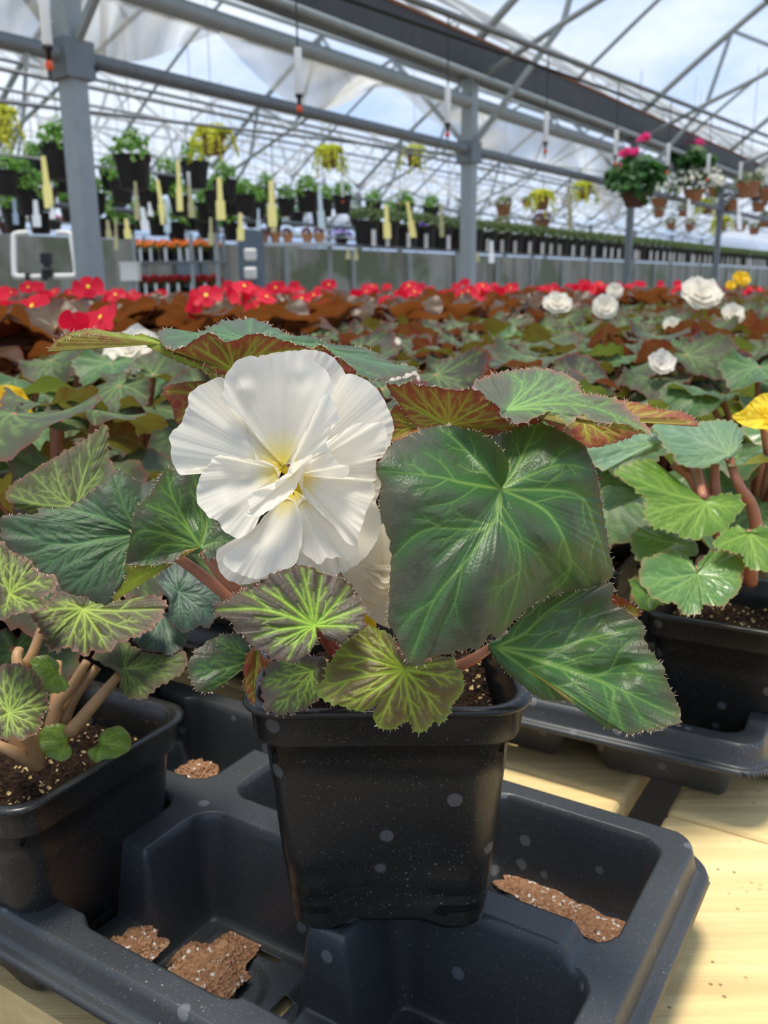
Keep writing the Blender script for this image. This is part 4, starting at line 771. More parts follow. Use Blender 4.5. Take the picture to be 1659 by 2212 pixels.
# ---------------------------------------------------------------- greenhouse shell
M_STEEL = simple('galvanised_steel', (160, 168, 166), 0.5, 0.1, var=0.12, scale=14)
M_STEELD = simple('weathered_steel', (124, 130, 132), 0.5, 0.15, var=0.2, scale=10)
M_GUT = simple('gutter_metal', (84, 88, 92), 0.5, 0.3, var=0.2, scale=8)
M_RUST = simple('rust', (150, 98, 66), 0.8, var=0.3, scale=20)
M_BLK = simple('black_plastic', (26, 26, 28), 0.4)
M_WHT = simple('white_plastic', (240, 238, 230), 0.45)
M_ORG = simple('orange_nozzle', (238, 92, 40), 0.4)
M_WIRE = simple('hanger_wire', (96, 98, 100), 0.5)
M_FLOOR = simple('gravel_floor', (120, 112, 102), 0.9, var=0.25, scale=4, bump=0.3)
def film_mat(name, tint, k, k2, scale):
    m, N, L = nt(name)
    co = N.new('ShaderNodeTexCoord').outputs['Object']
    f = ramp(N, L, noise(N, L, scale, 5, 0.6, co), 0.35, 0.7)
    mx = N.new('ShaderNodeMixShader'); tp = N.new('ShaderNodeBsdfTransparent'); tl = N.new('ShaderNodeBsdfTranslucent'); df = N.new('ShaderNodeBsdfDiffuse'); m2 = nd(N, 'ShaderNodeMixShader'); m2.inputs[0].default_value = 0.35
    tl.inputs[0].default_value = lin(tint); df.inputs[0].default_value = lin(tint)
    L.new(tl.outputs[0], m2.inputs[1]); L.new(df.outputs[0], m2.inputs[2])
    L.new(math_(N, L, 'ADD', k, math_(N, L, 'MULTIPLY', f, k2 - k)), mx.inputs[0]); L.new(tp.outputs[0], mx.inputs[1]); L.new(m2.outputs[0], mx.inputs[2])
    o = N.new('ShaderNodeOutputMaterial'); L.new(mx.outputs[0], o.inputs[0]); return m
M_FILM = film_mat('roof_film', (236, 240, 244), 0.10, 0.34, 0.35)
M_CLOTH = film_mat('plastic_sheet', (224, 222, 214), 0.45, 0.92, 1.1)
FZ = -1.18                         # floor, relative to the camera height
fb = MB(); fb.add([(-70, -30, 0), (70, -30, 0), (70, 90, 0), (-70, 90, 0)], [(0, 1, 2, 3)])
tag(fb.build('floor', M_FLOOR, None, loc=(0, 0, CAM[2] + FZ)), kind='structure')
BW = 6.4; A0 = -3.66
GUT = [A0 - BW * k for k in range(4)]
PB = [3.66 * (0.777 + 1.003 * k) for k in range(-2, 10)]
def bow(s): s = np.asarray(s, float); q = np.abs(1 - s / (BW / 2)); return 1.74 + 1.9 * (1 - q ** 1.35)
# roof film of each bay
ss = np.linspace(0, BW, 33)
for k, a0 in enumerate([A0] + GUT[:3]):
    lo = a0 if k == 0 else a0 - BW
    bs = np.array([-6.0, 48.0]); V = [G(lo + s, b, float(bow(s)) + 0.05) for s in ss for b in bs]
    q = [(2 * i, 2 * i + 1, 2 * i + 3, 2 * i + 2) for i in range(len(ss) - 1)]
    tag(link('ceiling', make_mesh('ceiling', V, q, [M_FILM])), kind='structure')
# posts, gutters, pipes
POSTTXT = ['grey steel post at left, with a brace bolted to its head', 'grey steel post left of centre distance, behind the hanging coir pots', 'grey steel post under the pink geranium basket', 'grey steel post behind the white-flowered baskets at right']
for gi, a in enumerate(GUT[:3]):
    for k, b in enumerate(PB):
        x, y, d = proj(G(a, b, 0.5))
        if d < 0.5 or x < -150 or x > 1800: continue
        r = empty('steel_post', tuple(G(a, b, FZ)))
        i = k - 2
        lab = POSTTXT[i] if gi == 0 and 0 <= i < 4 else 'slim grey steel post far down the row of gutter posts' if gi == 0 else 'distant grey steel post behind the hanging baskets'
        tag(r, lab, 'post', None if gi == 0 and 0 <= i < 4 else 'far gutter posts' if gi == 0 else 'distant steel posts')
        w = (0.105 if k < 4 else 0.075) if gi == 0 else 0.08
        ax = np.array([[GA[0], GA[1], 0], [GB[0], GB[1], 0], [0, 0, 1]])
        q = MB(); q.box((0, 0, (1.62 - FZ) / 2), (w, w * 0.9, 1.62 - FZ), 0, ax); o = q.build('column', M_STEEL if k < 4 and gi == 0 else M_STEELD, r)
        md = o.modifiers.new('bevel', 'BEVEL'); md.width = 0.008
        q = MB(); zc = 1.0 - FZ
        q.box((0, 0, zc), (w * 1.35, w * 1.5, 0.16), 0, ax); q.build('bracket', M_STEELD, r)
        if gi == 0:
            q = MB(); c = np.array([GB[0] * 0.08 + GA[0] * 0.05, GB[1] * 0.08 + GA[1] * 0.05, zc - 0.02]); q.lathe([(0.0, -0.02), (0.022, -0.018), (0.026, 0.0), (0.02, 0.02), (0.0, 0.022)], c, 10); q.build('bolt', M_BLK, r, True)
BL = (PB[0], PB[-1] + 2)
for gi, a in enumerate(GUT[:3]):
    nm = ['nearest', 'middle', 'farthest'][gi]
    q = MB()
    prof = [(-0.16, 1.76), (-0.11, 1.72), (-0.07, 1.56), (0.07, 1.56), (0.11, 1.72), (0.16, 1.76), (0.15, 1.73), (0.085, 1.53), (-0.085, 1.53), (-0.15, 1.73)]
    V = [G(a + da, b, h) for b in BL for da, h in prof]; n = len(prof)
    q.add(V, [(i, (i + 1) % n, (i + 1) % n + n, i + n) for i in range(n)])
    if gi == 0:
      o = q.build('gutter', M_GUT); rq = MB(); rq.bar(G(a + 0.155, BL[0], 1.752), G(a + 0.155, BL[1], 1.752), 0.03, 0.018); rq.build('gutter_edge', M_RUST, o)['label'] = 'rusty gutter edge'; tag(o, 'dark metal roof gutter running along the %s row of posts' % nm, 'gutter')
    for h, r_, nm2, mt in ((1.365, 0.048, 'thick steel pipe under the gutter along the %s row of posts', M_STEEL), (1.02, 0.036, 'steel tie pipe clamped to the heads of the %s row of posts', M_STEELD)):
        q = MB(); q.tube([G(a, BL[0], h), G(a, BL[1], h)], r_, 12); o = q.build('steel_pipe', mt, None, True); tag(o, nm2 % nm, 'pipe')
q = MB(); q.tube([G(A0 + 0.16, b, 1.50) for b in BL], 0.024, 10); tag(q.build('steel_pipe', M_STEEL, None, True), 'thin bright pipe just below the nearest gutter', 'pipe')
# trusses
def truss(a0, sgn, b, kind, lab, grp, full=True):
    r = empty('roof_truss' if full else 'roof_bow', tuple(G(a0, b, 1.5)))
    base = G(a0, b, 1.5)
    P = lambda s, h: G(a0 + sgn * s, b, h) - base
    q = MB(); s = np.linspace(0.0, BW, 25); q.tube([P(x, float(bow(x))) for x in s], 0.034 if full else 0.02, 8); q.build('rafter', M_STEEL, r, True)
    if full:
        ch = [(0, 1.49), (0.75, 1.8), (BW / 2, 2.75), (BW - 0.75, 1.8), (BW, 1.49)]
        q = MB(); q.tube([P(*c) for c in ch], 0.024, 8); q.build('bottom_chord', M_STEEL, r, True)
        for s0, h0, s1, h1 in ((0, 1.02, .75, 1.8), (.75, 1.8, .95, float(bow(.95))), (1.6, 2.13, .95, float(bow(.95))), (1.6, 2.13, 2.1, float(bow(2.1))), (2.6, 2.52, 2.1, float(bow(2.1))),
                               (BW - 2.6, 2.52, BW - 2.1, float(bow(2.1))), (BW - 1.6, 2.13, BW - 2.1, float(bow(2.1))), (BW - 1.6, 2.13, BW - .95, float(bow(.95))), (BW - .75, 1.8, BW - .95, float(bow(.95))), (BW, 1.02, BW - .75, 1.8)):
            q = MB(); q.bar(P(s0, h0), P(s1, h1), 0.034); q.build('web_bar', M_STEEL, r)
    tag(r, lab, 'truss' if full else 'roof bow', grp)
for k, b in enumerate(PB[1:9]):
    truss(A0, 1, b, 0, 'grey tube roof truss rising to the right from the nearest gutter', 'trusses of the near bay')
    truss(A0, 1, b + 1.835, 0, 'thin grey roof bow rising right between two near trusses', 'bows of the near bay', False)
for gi in range(3):
    for k, b in enumerate(PB[1:]):
        x, y, d = proj(G(GUT[gi] - BW / 2, b, 2.0))
        if not -700 < x < 2300: continue
        w = ['the bay left of the nearest gutter', 'the second bay beyond the posts', 'the last bay beyond the posts'][gi]
        truss(GUT[gi], -1, b, 0, 'grey roof truss in ' + w, 'trusses in ' + w)
        truss(GUT[gi], -1, b + 1.835, 0, 'thin grey roof bow in ' + w, 'bows in ' + w, False)
    for j, s in enumerate((0.9, 1.8, 2.7, 3.7, 4.6, 5.5)):
        q = MB(); q.tube([G(GUT[gi] - s, b, float(bow(s)) - 0.06) for b in BL], 0.022, 6)
        w = ['the bay left of the nearest gutter', 'the second bay beyond the posts', 'the last bay beyond the posts'][gi]
        tag(q.build('purlin', M_STEELD, None, True), 'long thin purlin under the roof film of ' + w, 'purlin', 'purlins of ' + w)
    for j, (s, h) in enumerate(((1.6, 1.3), (3.2, 1.55), (4.8, 1.3))):
        q = MB(); q.tube([G(GUT[gi] - s, b, h) for b in BL], 0.013, 6)
        tag(q.build('hanging_rail', M_STEELD, None, True), 'long level rail for hanging baskets in ' + w, 'rail', 'basket rails of ' + w)
for j, s in enumerate((1.3, 3.2, 4.7)):
    q = MB(); q.tube([G(A0 + s, b, float(bow(s)) - 0.05) for b in BL], 0.022, 6)
    tag(q.build('purlin', M_STEELD, None, True), 'long thin purlin under the film over the near bay', 'purlin', 'purlins of the near bay')
# far end and side walls of film, and the low dirty panel wall
V = [G(-24, 48, FZ), G(6, 48, FZ), G(6, 48, 3.2), G(-24, 48, 3.2)]; tag(link('wall_end', make_mesh('wall_end', V, [(0, 1, 2, 3)], [film_mat('end_film', (226, 232, 238), .5, .8, .4)])), kind='structure')
V = [G(-22.9, -6, FZ), G(-22.9, 48, FZ), G(-22.9, 48, 1.7), G(-22.9, -6, 1.7)]; tag(link('wall_side', make_mesh('wall_side', V, [(0, 1, 2, 3)], [film_mat('side_film', (220, 226, 230), .35, .7, .5)])), kind='structure')
def panel_mat():
    m, N, L = nt('dirty_panel'); co = N.new('ShaderNodeTexCoord').outputs['Object']
    mp = nd(N, 'ShaderNodeMapping'); mp.inputs['Scale'].default_value = (1, 1, 0.12); L.new(co, mp.inputs[0])
    f = noise(N, L, 2.6, 5, 0.65, mp.outputs[0]); c = mixc(N, L, ramp(N, L, f, 0.36, 0.66), lin((112, 112, 98)), lin((168, 168, 156)))
    c = mixc(N, L, ramp(N, L, noise(N, L, 0.7, 3, 0.6, co), 0.52, 0.6), c, lin((104, 112, 84)))
    b = nd(N, 'ShaderNodeBsdfPrincipled', Roughness=0.5); L.new(c, b.inputs['Base Color'])
    o = N.new('ShaderNodeOutputMaterial'); L.new(b.outputs[0], o.inputs[0]); return m
q = MB(); ax = np.array([[GA[0], GA[1], 0], [GB[0], GB[1], 0], [0, 0, 1]])
q.box(G(-8.6, 21, (0.55 + FZ) / 2), (0.03, 54, 0.55 - FZ), 0, ax); tag(q.build('wall_back', panel_mat()), kind='structure')
for k in range(24):
    b = 2.0 + k * 1.6; x, y, d = proj(G(-8.55, b, 0))
    if -60 < x < 1750:
        q = MB(); q.box(G(-8.55, b, (0.55 + FZ) / 2), (0.05, 0.07, 0.55 - FZ), 0, ax)
        tag(q.build('wall_stud', M_STEEL), 'narrow grey stud on the low dirty panel wall', 'stud', 'studs of the low panel wall')
# plastic sheets hanging below the gutter
def sheet(name, up, lo, a, lab, amp=0.12, seed=1):
    up = smooth_line(np.array(up, float)); lo = smooth_line(np.array(lo, float)); n = 70; m = 14
    def rs(P): s = np.r_[0, np.cumsum(np.hypot(*np.diff(P, axis=0).T))]; u = np.linspace(0, s[-1], n); return np.c_[np.interp(u, s, P[:, 0]), np.interp(u, s, P[:, 1])]
    U_, L_ = rs(up), rs(lo); V = []
    for j in range(m):
        t = j / (m - 1); P = U_ * (1 - t) + L_ * t
        for i in range(n):
            v = unproj(P[i, 0], P[i, 1], 1.0) - CAM; den = v[0] * GA[0] + v[1] * GA[1]
            aa = a + amp * (math.sin(i * 0.31 + seed + 2 * t) * 0.6 + math.sin(i * 0.13 + 3 * t + seed)) * (0.2 + t)
            V.append(CAM + v * (aa / den))
    q = [(j * n + i, j * n + i + 1, (j + 1) * n + i + 1, (j + 1) * n + i) for j in range(m - 1) for i in range(n - 1)]
    o = link(name, make_mesh(name, V, q, [M_CLOTH])); tag(o, lab, 'plastic sheet'); return o
sheet('plastic_sheet', [(-120, -60), (60, -60), (230, -40)], [(-120, 60), (0, 90), (60, 150), (105, 165), (140, 130), (230, 125)], -3.95, 'crumpled white plastic sheet above the left post', .2, 1)
sheet('plastic_sheet', [(215, -40), (330, -8), (470, 40)], [(215, 128), (300, 132), (380, 105), (470, 72)], -3.95, 'pale plastic sheet hanging right of the left post brace', .12, 2)
sheet('plastic_sheet', [(470, 55), (640, 100), (830, 160), (1010, 220)], [(475, 78), (540, 150), (610, 210), (690, 238), (760, 218), (800, 192), (860, 195), (920, 250), (1005, 305)], -3.95, 'large pale plastic sheet sagging between the two pipes at centre', .15, 3)
sheet('plastic_sheet', [(1030, 240), (1150, 280), (1300, 325), (1380, 350)], [(1030, 330), (1100, 345), (1200, 370), (1270, 385), (1305, 455), (1335, 478), (1350, 430), (1400, 372)], -3.95, 'grey plastic sheet with a long hanging tail right of the second post', .12, 4)
# irrigation lines and drop emitters
def slope(h, b0, b): return h + 0.0377 * (b - b0)
q = MB(); q.tube([G(-2.2, b, slope(1.137, 3.43, b)) for b in (-2, 34)], 0.016, 8); tag(q.build('water_pipe', M_STEELD, None, True), 'grey water pipe carrying the nearest row of white drop emitters', 'pipe')
q = MB(); q.tube([G(-2.2, b, slope(1.055, 3.43, b)) for b in (-2, 34)], 0.009, 8); tag(q.build('water_hose', M_BLK, None, True), 'black hose just below the nearest water pipe', 'hose')
def emitter(P, top, sc=1.0, lab='', grp=None):
    r = empty('drop_emitter', tuple(P))
    q = MB(); q.tube([(0, 0, 0.15 * sc), (0, 0, top)], 0.0035, 6); q.build('drop_tube', M_BLK, r)
    q = MB(); q.lathe([(0, 0), (0.0125, 0), (0.0135, 0.004), (0.0135, 0.146), (0.0125, 0.15), (0, 0.15)], (0, 0, 0), 14); o = q.build('weight', M_WHT, r, True); o.scale = (sc,) * 3
    q = MB(); q.lathe([(0, -0.035), (0.006, -0.035), (0.0075, -0.012), (0.014, -0.010), (0.014, -0.001), (0, -0.001)], (0, 0, 0), 12); o = q.build('cap', M_BLK, r, True); o.scale = (sc,) * 3
    q = MB(); q.lathe([(0, -0.062), (0.009, -0.058), (0.011, -0.05), (0.009, -0.038), (0, -0.034)], (0, 0, 0), 12); o = q.build('nozzle', M_ORG, r, True); o.scale = (sc,) * 3
    q = MB(); q.tube([(0, 0, -0.06), (0, 0, -0.085)], 0.003, 6); o = q.build('spray_pin', M_BLK, r); o.scale = (sc,) * 3
    tag(r, lab, 'emitter', grp); return r
ord_ = ['white drop emitter with orange nozzle in front of the left post', 'white drop emitter with orange nozzle, second along the water pipe from the left post', 'white drop emitter just left of the second post', 'white drop emitter with orange nozzle beside the second post brace', 'white drop emitter left of the pink geranium basket']
for k in range(13):
    b = 2.2 * (0.745 + 0.472 * k); h = slope(0.665, 2.666, b)
    emitter(G(-2.2, b, h), slope(1.137, 3.43, b) - h, 1, ord_[k] if k < 5 else 'small white drop emitter over the far right baskets', None if k < 5 else 'far drop emitters')
def slope2(b): return 0.816 + 0.0497 * (b - 6.51)
q = MB(); q.tube([G(-5.68, b, slope2(b) + .52) for b in (2, 24)], 0.014, 8); tag(q.build('water_pipe', M_STEELD, None, True), 'grey water pipe over the rows of black baskets beyond the posts', 'pipe')
for k in range(-1, 6):
    b = 5.68 * (0.963 + 0.183 * k); emitter(G(-5.68, b, slope2(b)), .54, 1, 'small white drop emitter hanging among the black basket pots', 'emitters among the basket pots')
# ---------------------------------------------------------------- hanging baskets, tags, back displays
M_BASK = simple('black_basket', (34, 34, 36), 0.5, var=0.2, scale=12)
M_COIR = simple('coir_pot', (150, 108, 78), 0.9, var=0.25, scale=40)
M_TERR = simple('tan_pot', (176, 122, 84), 0.8, var=0.2, scale=20)
M_BRWN = simple('brown_pot', (84, 52, 40), 0.6, var=0.2, scale=20)
def fol(name, c1, c2, tr=0.4):
    m, N, L = nt(name); co = N.new('ShaderNodeTexCoord').outputs['Object']
    c = mixc(N, L, ramp(N, L, noise(N, L, 26, 3, 0.6, co), 0.38, 0.62), lin(c1), lin(c2))
    b = nd(N, 'ShaderNodeBsdfPrincipled', Roughness=0.5); L.new(c, b.inputs['Base Color']); t = N.new('ShaderNodeBsdfTranslucent'); L.new(c, t.inputs[0])
    x = nd(N, 'ShaderNodeMixShader'); x.inputs[0].default_value = tr; L.new(b.outputs[0], x.inputs[1]); L.new(t.outputs[0], x.inputs[2])
    o = N.new('ShaderNodeOutputMaterial'); L.new(x.outputs[0], o.inputs[0]); return m
F_GRN = fol('fresh_foliage', (84, 140, 44), (132, 176, 70)); F_YEL = fol('creeping_yellow', (190, 200, 40), (222, 220, 70)); F_DK = fol('dark_foliage', (46, 92, 40), (76, 124, 56)); F_GREY = fol('grey_foliage', (104, 118, 78), (140, 150, 104))
F_PUR = fol('purple_foliage', (96, 60, 76), (120, 84, 92))
P_PINK = fol('pink_bloom', (236, 50, 140), (244, 90, 164), .3); P_WHT = fol('white_bloom', (244, 242, 232), (236, 234, 216), .3); P_VIO = fol('violet_bloom', (140, 80, 210), (164, 120, 224), .3); P_ORG = fol('orange_bloom', (240, 140, 36), (230, 100, 30), .3); P_RED = fol('scarlet_bloom', (226, 30, 48), (238, 60, 70), .3); P_LAV = fol('lavender_bloom', (176, 160, 214), (196, 184, 226), .3)
def leaves_mesh(name, mt, n, cen, rad, size, seed, up=0.4, trail=0, trail_len=0.3, rnd=0.0, blade=False):
    """n separate leaf blades scattered through a mound, with optional trailing strands"""
    rng = np.random.default_rng(seed); V = []; Fc = []
    def leaf(p, nrm, s):
        nrm = nrm / (np.linalg.norm(nrm) + 1e-9); t = np.cross(nrm, rng.normal(0, 1, 3)); t /= np.linalg.norm(t) + 1e-9; b = np.cross(nrm, t); k = len(V)
        w = 0.16 if blade else 0.42
        V.extend([p - t * s * .5, p + b * s * w + nrm * s * .1, p + t * s * .15 + nrm * s * .16 + b * s * w * .9, p + t * s * .62 + nrm * s * .04, p + t * s * .15 - b * s * w * .9 + nrm * s * .16, p - b * s * w + nrm * s * .1])
        Fc.append((k, k + 1, k + 2, k + 3)); Fc.append((k, k + 3, k + 4, k + 5))
    for i in range(n):
        d = rng.normal(0, 1, 3); d /= np.linalg.norm(d); d[2] = abs(d[2]) if rng.random() < 0.8 else d[2]
        r = rng.uniform(0.35, 1) ** 0.6; p = np.array(cen) + d * np.array(rad) * r; leaf(p, d + np.array([0, 0, up]) + rng.normal(0, .5, 3), size * rng.uniform(.6, 1.25))
    for i in range(trail):
        a = rng.uniform(0, 6.28); p = np.array(cen) + np.array([math.cos(a) * rad[0] * .85, math.sin(a) * rad[1] * .85, 0.0]); L = trail_len * rng.uniform(.35, 1.1); m = int(L / (size * .42)) + 2
        for j in range(m):
            q = p + np.array([math.cos(a) * 0.02 * j ** .5, math.sin(a) * 0.02 * j ** .5, -L * j / m]) + rng.normal(0, size * .15, 3); leaf(q, np.array([math.cos(a), math.sin(a), .6]) + rng.normal(0, .4, 3), size * rng.uniform(.6, 1.1))
    return make_mesh(name, np.array(V), Fc, [mt], smooth=False)
def bloom_mesh(name, mt, pts, size, seed):
    rng = np.random.default_rng(seed); V = []; Fc = []
    for p in pts:
        p = np.array(p, float); n0 = rng.normal(0, .5, 3) + np.array([0, -.6, .7]); n0 /= np.linalg.norm(n0); t = np.cross(n0, [0.3, .2, .9]); t /= np.linalg.norm(t); b = np.cross(n0, t)
        for j in range(5):
            a = j * 1.2566 + rng.uniform(-.2, .2); d = t * math.cos(a) + b * math.sin(a); e = np.cross(n0, d); s = size * rng.uniform(.85, 1.15); k = len(V)
            V.extend([p, p + d * s * .5 + e * s * .34 + n0 * s * .12, p + d * s + n0 * s * .05, p + d * s * .5 - e * s * .34 + n0 * s * .12]); Fc.append((k, k + 1, k + 2, k + 3))
    return make_mesh(name, np.array(V), Fc, [mt], smooth=False)
def basket_pot(mt, r, h, name='pot', taper=.68):
    q = MB(); q.lathe([(0, 0), (r * taper * .95, 0), (r * taper, 0.006), (r * .92, h * .80), (r * .94, h * .82), (r * .98, h * .84), (r, h), (r * 1.03, h), (r * 1.03, h * 1.015), (r * .93, h * 1.015), (r * .86, h * .8), (0, h * .8)], (0, 0, 0), 28)
    return q.mesh(name, [mt], True)
def hanger_mesh(r, h, top):
    q = MB()
    for a in (0.5, 2.6, 4.7): q.tube([(r * math.cos(a), r * math.sin(a), h), (0, 0, h + r * 2.3)], 0.0025, 4)
    q.tube([(0, 0, h + r * 2.3), (0, 0, h + top)], 0.003, 5); return q.mesh('hanger', [M_WIRE])
def rp(n, cen, rad, seed, top=True):
    g = np.random.default_rng(seed); out = []
    for i in range(n):
        d = g.normal(0, 1, 3); d /= np.linalg.norm(d); d[2] = abs(d[2]) if top else d[2]; out.append(np.array(cen) + d * np.array(rad) * g.uniform(.8, 1.08))
    return out
def proto(kind, seed):
    R, H = 0.14, 0.17
    if kind == 'black': parts = [('pot', basket_pot(M_BASK, R, 0.24, taper=.74)), ('foliage', leaves_mesh('foliage', F_GRN, 150, (0, 0, .27), (.15, .15, .17), .05, seed, trail=4, trail_len=.1))]
    elif kind == 'jenny': R, H = .10, .16; parts = [('pot', basket_pot(M_COIR, R, H, taper=.8)), ('foliage', leaves_mesh('foliage', F_YEL, 420, (0, 0, .18), (.16, .16, .07), .042, seed, trail=22, trail_len=.26))]
    elif kind == 'geranium': R, H = .13, .13; parts = [('pot', basket_pot(M_BRWN, R, H)), ('foliage', leaves_mesh('foliage', F_DK, 150, (0, 0, .24), (.30, .30, .20), .13, seed, trail=5, trail_len=.12)), *[('flower', bloom_mesh('flower', P_PINK, rp(12, c, (.05, .05, .04), seed + i), .045, seed)) for i, c in enumerate([(-.24, -.12, .38), (-.16, -.1, .50), (.02, -.1, .48), (.10, -.05, .47), (.24, .02, .58)])]]
    elif kind == 'white': R, H = .13, .14; parts = [('pot', basket_pot(M_TERR, R, H)), ('foliage', leaves_mesh('foliage', F_DK, 150, (0, 0, .20), (.30, .30, .16), .05, seed, trail=10, trail_len=.2)), ('flower', bloom_mesh('flower', P_WHT, rp(190, (0, 0, .18), (.36, .34, .22), seed), .028, seed))]
    elif kind == 'tan': R, H = .12, .15; parts = [('pot', basket_pot(M_TERR, R, H)), ('foliage', leaves_mesh('foliage', F_GREY, 90, (0, 0, .18), (.14, .14, .08), .045, seed, trail=5, trail_len=.1))]
    elif kind == 'purple': R, H = .12, .15; parts = [('pot', basket_pot(M_TERR, R, H)), ('foliage', leaves_mesh('foliage', F_PUR, 90, (0, 0, .18), (.15, .15, .08), .05, seed, trail=4, trail_len=.1))]
    elif kind == 'violet': R, H = .13, .14; parts = [('pot', basket_pot(M_BASK, R, H)), ('foliage', leaves_mesh('foliage', F_DK, 80, (0, 0, .17), (.16, .16, .08), .05, seed)), ('flower', bloom_mesh('flower', P_VIO, rp(60, (0, 0, .18), (.19, .19, .12), seed), .034, seed))]
    elif kind == 'lavender': R, H = .13, .14; parts = [('pot', basket_pot(M_BRWN, R, H)), ('foliage', leaves_mesh('foliage', F_DK, 80, (0, 0, .17), (.16, .16, .10), .05, seed)), ('flower', bloom_mesh('flower', P_LAV, rp(60, (0, 0, .2), (.19, .19, .14), seed), .034, seed))]
    elif kind == 'magenta': R, H = .13, .14; parts = [('pot', basket_pot(M_BASK, R, H)), ('foliage', leaves_mesh('foliage', F_DK, 80, (0, 0, .17), (.16, .16, .08), .05, seed)), ('flower', bloom_mesh('flower', P_PINK, rp(50, (0, 0, .18), (.17, .17, .10), seed), .034, seed))]
    parts.append(('hanger', hanger_mesh(R, H, 1.1)))
    r = empty('hanging_basket', (0, -50, 0))
    for n_, me in parts: link(n_, me, r)
    kids(r); return r, 2 * R
PROT = {}
def basket(kind, x, y_rim, w, label, group=None, v=0, rz=None):
    key = (kind, v)
    first = key not in PROT
    if first: PROT[key] = proto(kind, 100 + 7 * len(PROT))
    src, wid = PROT[key]; r = src if first else copy_tree(src)
    d = wid * F / w; P = unproj(x, y_rim, d); r.location = (P[0], P[1], P[2] - (0.23 if kind == 'black' else 0.16)); r.rotation_euler = (0, 0, random.uniform(0, 6) if rz is None else rz)
    for k in ('label', 'group'):
        if k in r: del r[k]
    tag(r, label, 'hanging basket', group); return r
BK = [(127, 318, 74, 'large black basket of green foliage just left of the left post'), (286, 340, 73, 'large black basket of green foliage just right of the left post'), (420, 353, 57, 'black basket below the coir pot of creeping yellow foliage'), (486, 391, 49, 'black basket behind the yellow tag right of the coir pot'),
      (362, 378, 44, None), (529, 424, 44, None), (575, 404, 36, None), (618, 431, 38, None), (663, 416, 45, None), (739, 424, 40, None), (807, 438, 34, None), (875, 442, 36, None), (931, 449, 33, 'small black basket of upright green shoots left of the second post'),
      (72, 345, 46, None), (238, 370, 44, None), (45, 380, 50, None), (205, 420, 44, None), (95, 410, 48, None), (320, 415, 44, None), (388, 425, 44, None), (445, 440, 42, None), (250, 440, 40, None), (20, 425, 44, None), (150, 440, 42, None), (345, 455, 38, None), (410, 462, 38, None), (300, 462, 38, None), (490, 455, 38, None), (545, 460, 34, None), (690, 455, 34, None), (640, 460, 32, None), (770, 462, 30, None),
      (30, 455, 48, None), (85, 462, 46, None), (135, 372, 46, None), (180, 392, 46, None), (262, 395, 48, None), (340, 470, 42, None), (228, 474, 42, None), (380, 482, 40, None), (445, 478, 40, None), (505, 425, 42, None), (465, 415, 44, None), (270, 488, 40, None), (590, 470, 36, None), (700, 432, 38, None), (555, 436, 40, None), (180, 470, 42, None), (10, 372, 52, None), (60, 418, 50, None), (500, 484, 38, None), (845, 460, 32, None)]
for i, (x, y, w, l) in enumerate(BK):
    basket('black', x, y, w * 1.1, l or 'black basket of green foliage in the crowded rows behind the left post', None if l else 'crowded black baskets', i % 3)
JN = [(460, 292, 50, 'coir pot of trailing yellow foliage hanging highest, right of the left post'), (712, 330, 38, 'coir pot of trailing yellow foliage hanging at centre'), (895, 330, 34, 'coir pot of trailing yellow foliage just left of the second post'), (-18, 250, 62, 'trailing yellow foliage basket cut by the picture edge at left'), (1170, 425, 34, 'yellow-leaved coir basket right of the second post'), (1262, 405, 30, 'yellow-leaved coir basket beside the hanging sheet tail')]
for i, (x, y, w, l) in enumerate(JN): basket('jenny', x, y, w, l, None, i % 2)
basket('geranium', 1372, 410, 58, 'brown basket of pink geraniums hanging over the slim post at right')
basket('geranium', 1490, 372, 46, 'pink geranium basket above the white-flowered one', None, 1)
basket('white', 1500, 405, 46, 'tan basket overflowing with small white flowers at right')
basket('white', 1425, 425, 36, 'smaller basket trailing white flowers under the pink geraniums', None, 1)
for i, (x, y, w, kd, l) in enumerate([(1088, 440, 36, 'tan', 'tan basket just right of the second post, upper of two'), (1086, 478, 32, 'tan', None), (1172, 472, 34, 'purple', 'tan basket of purple foliage at centre right'), (1138, 432, 22, 'tan', None), (1222, 432, 20, 'tan', None), (1424, 452, 26, 'tan', None), (1478, 450, 26, 'tan', None), (1528, 440, 26, 'jenny', None), (1580, 430, 36, 'purple', None), (1618, 392, 50, 'tan', 'large tan basket near the right picture edge'), (1640, 436, 32, 'purple', None), (945, 488, 24, 'purple', None), (972, 486, 24, 'tan', None), (1035, 486, 22, 'tan', None),
                                           (1655, 470, 30, 'tan', None), (1450, 480, 22, 'tan', None), (1490, 482, 22, 'tan', None), (1560, 478, 24, 'jenny', None), (1600, 482, 26, 'tan', None), (1630, 490, 24, 'tan', None), (1545, 402, 34, 'tan', None), (1660, 405, 44, 'white', None)]):
    basket(kd, x, y, w, l or 'small tan hanging basket in the distant rows at right', None if l else 'distant tan baskets', i % 2 + 2)
basket('lavender', 140, 412, 40, 'lavender-flowered basket beside the left post'); basket('lavender', 5, 395, 40, 'lavender-flowered basket at the left picture edge'); basket('lavender', 15, 478, 42, 'brown basket with pale lavender flowers above the white pipe loop')
for x, y, k_, l in [(118, 478, 'magenta', 'magenta-flowered basket above the white pipe loop'), (820, 505, 'magenta', 'magenta-flowered basket left of the violet one, by the panel wall'), (848, 505, 'magenta', 'second magenta-flowered basket, touching the violet one'), (912, 500, 'violet', 'bright violet-flowered basket left of the second post'), (985, 495, 'violet', 'violet-flowered basket beside the second post'), (738, 512, 'violet', 'brown and violet basket above the metal shelf end')]:
    basket(k_, x, y, 30, l, None, 5)
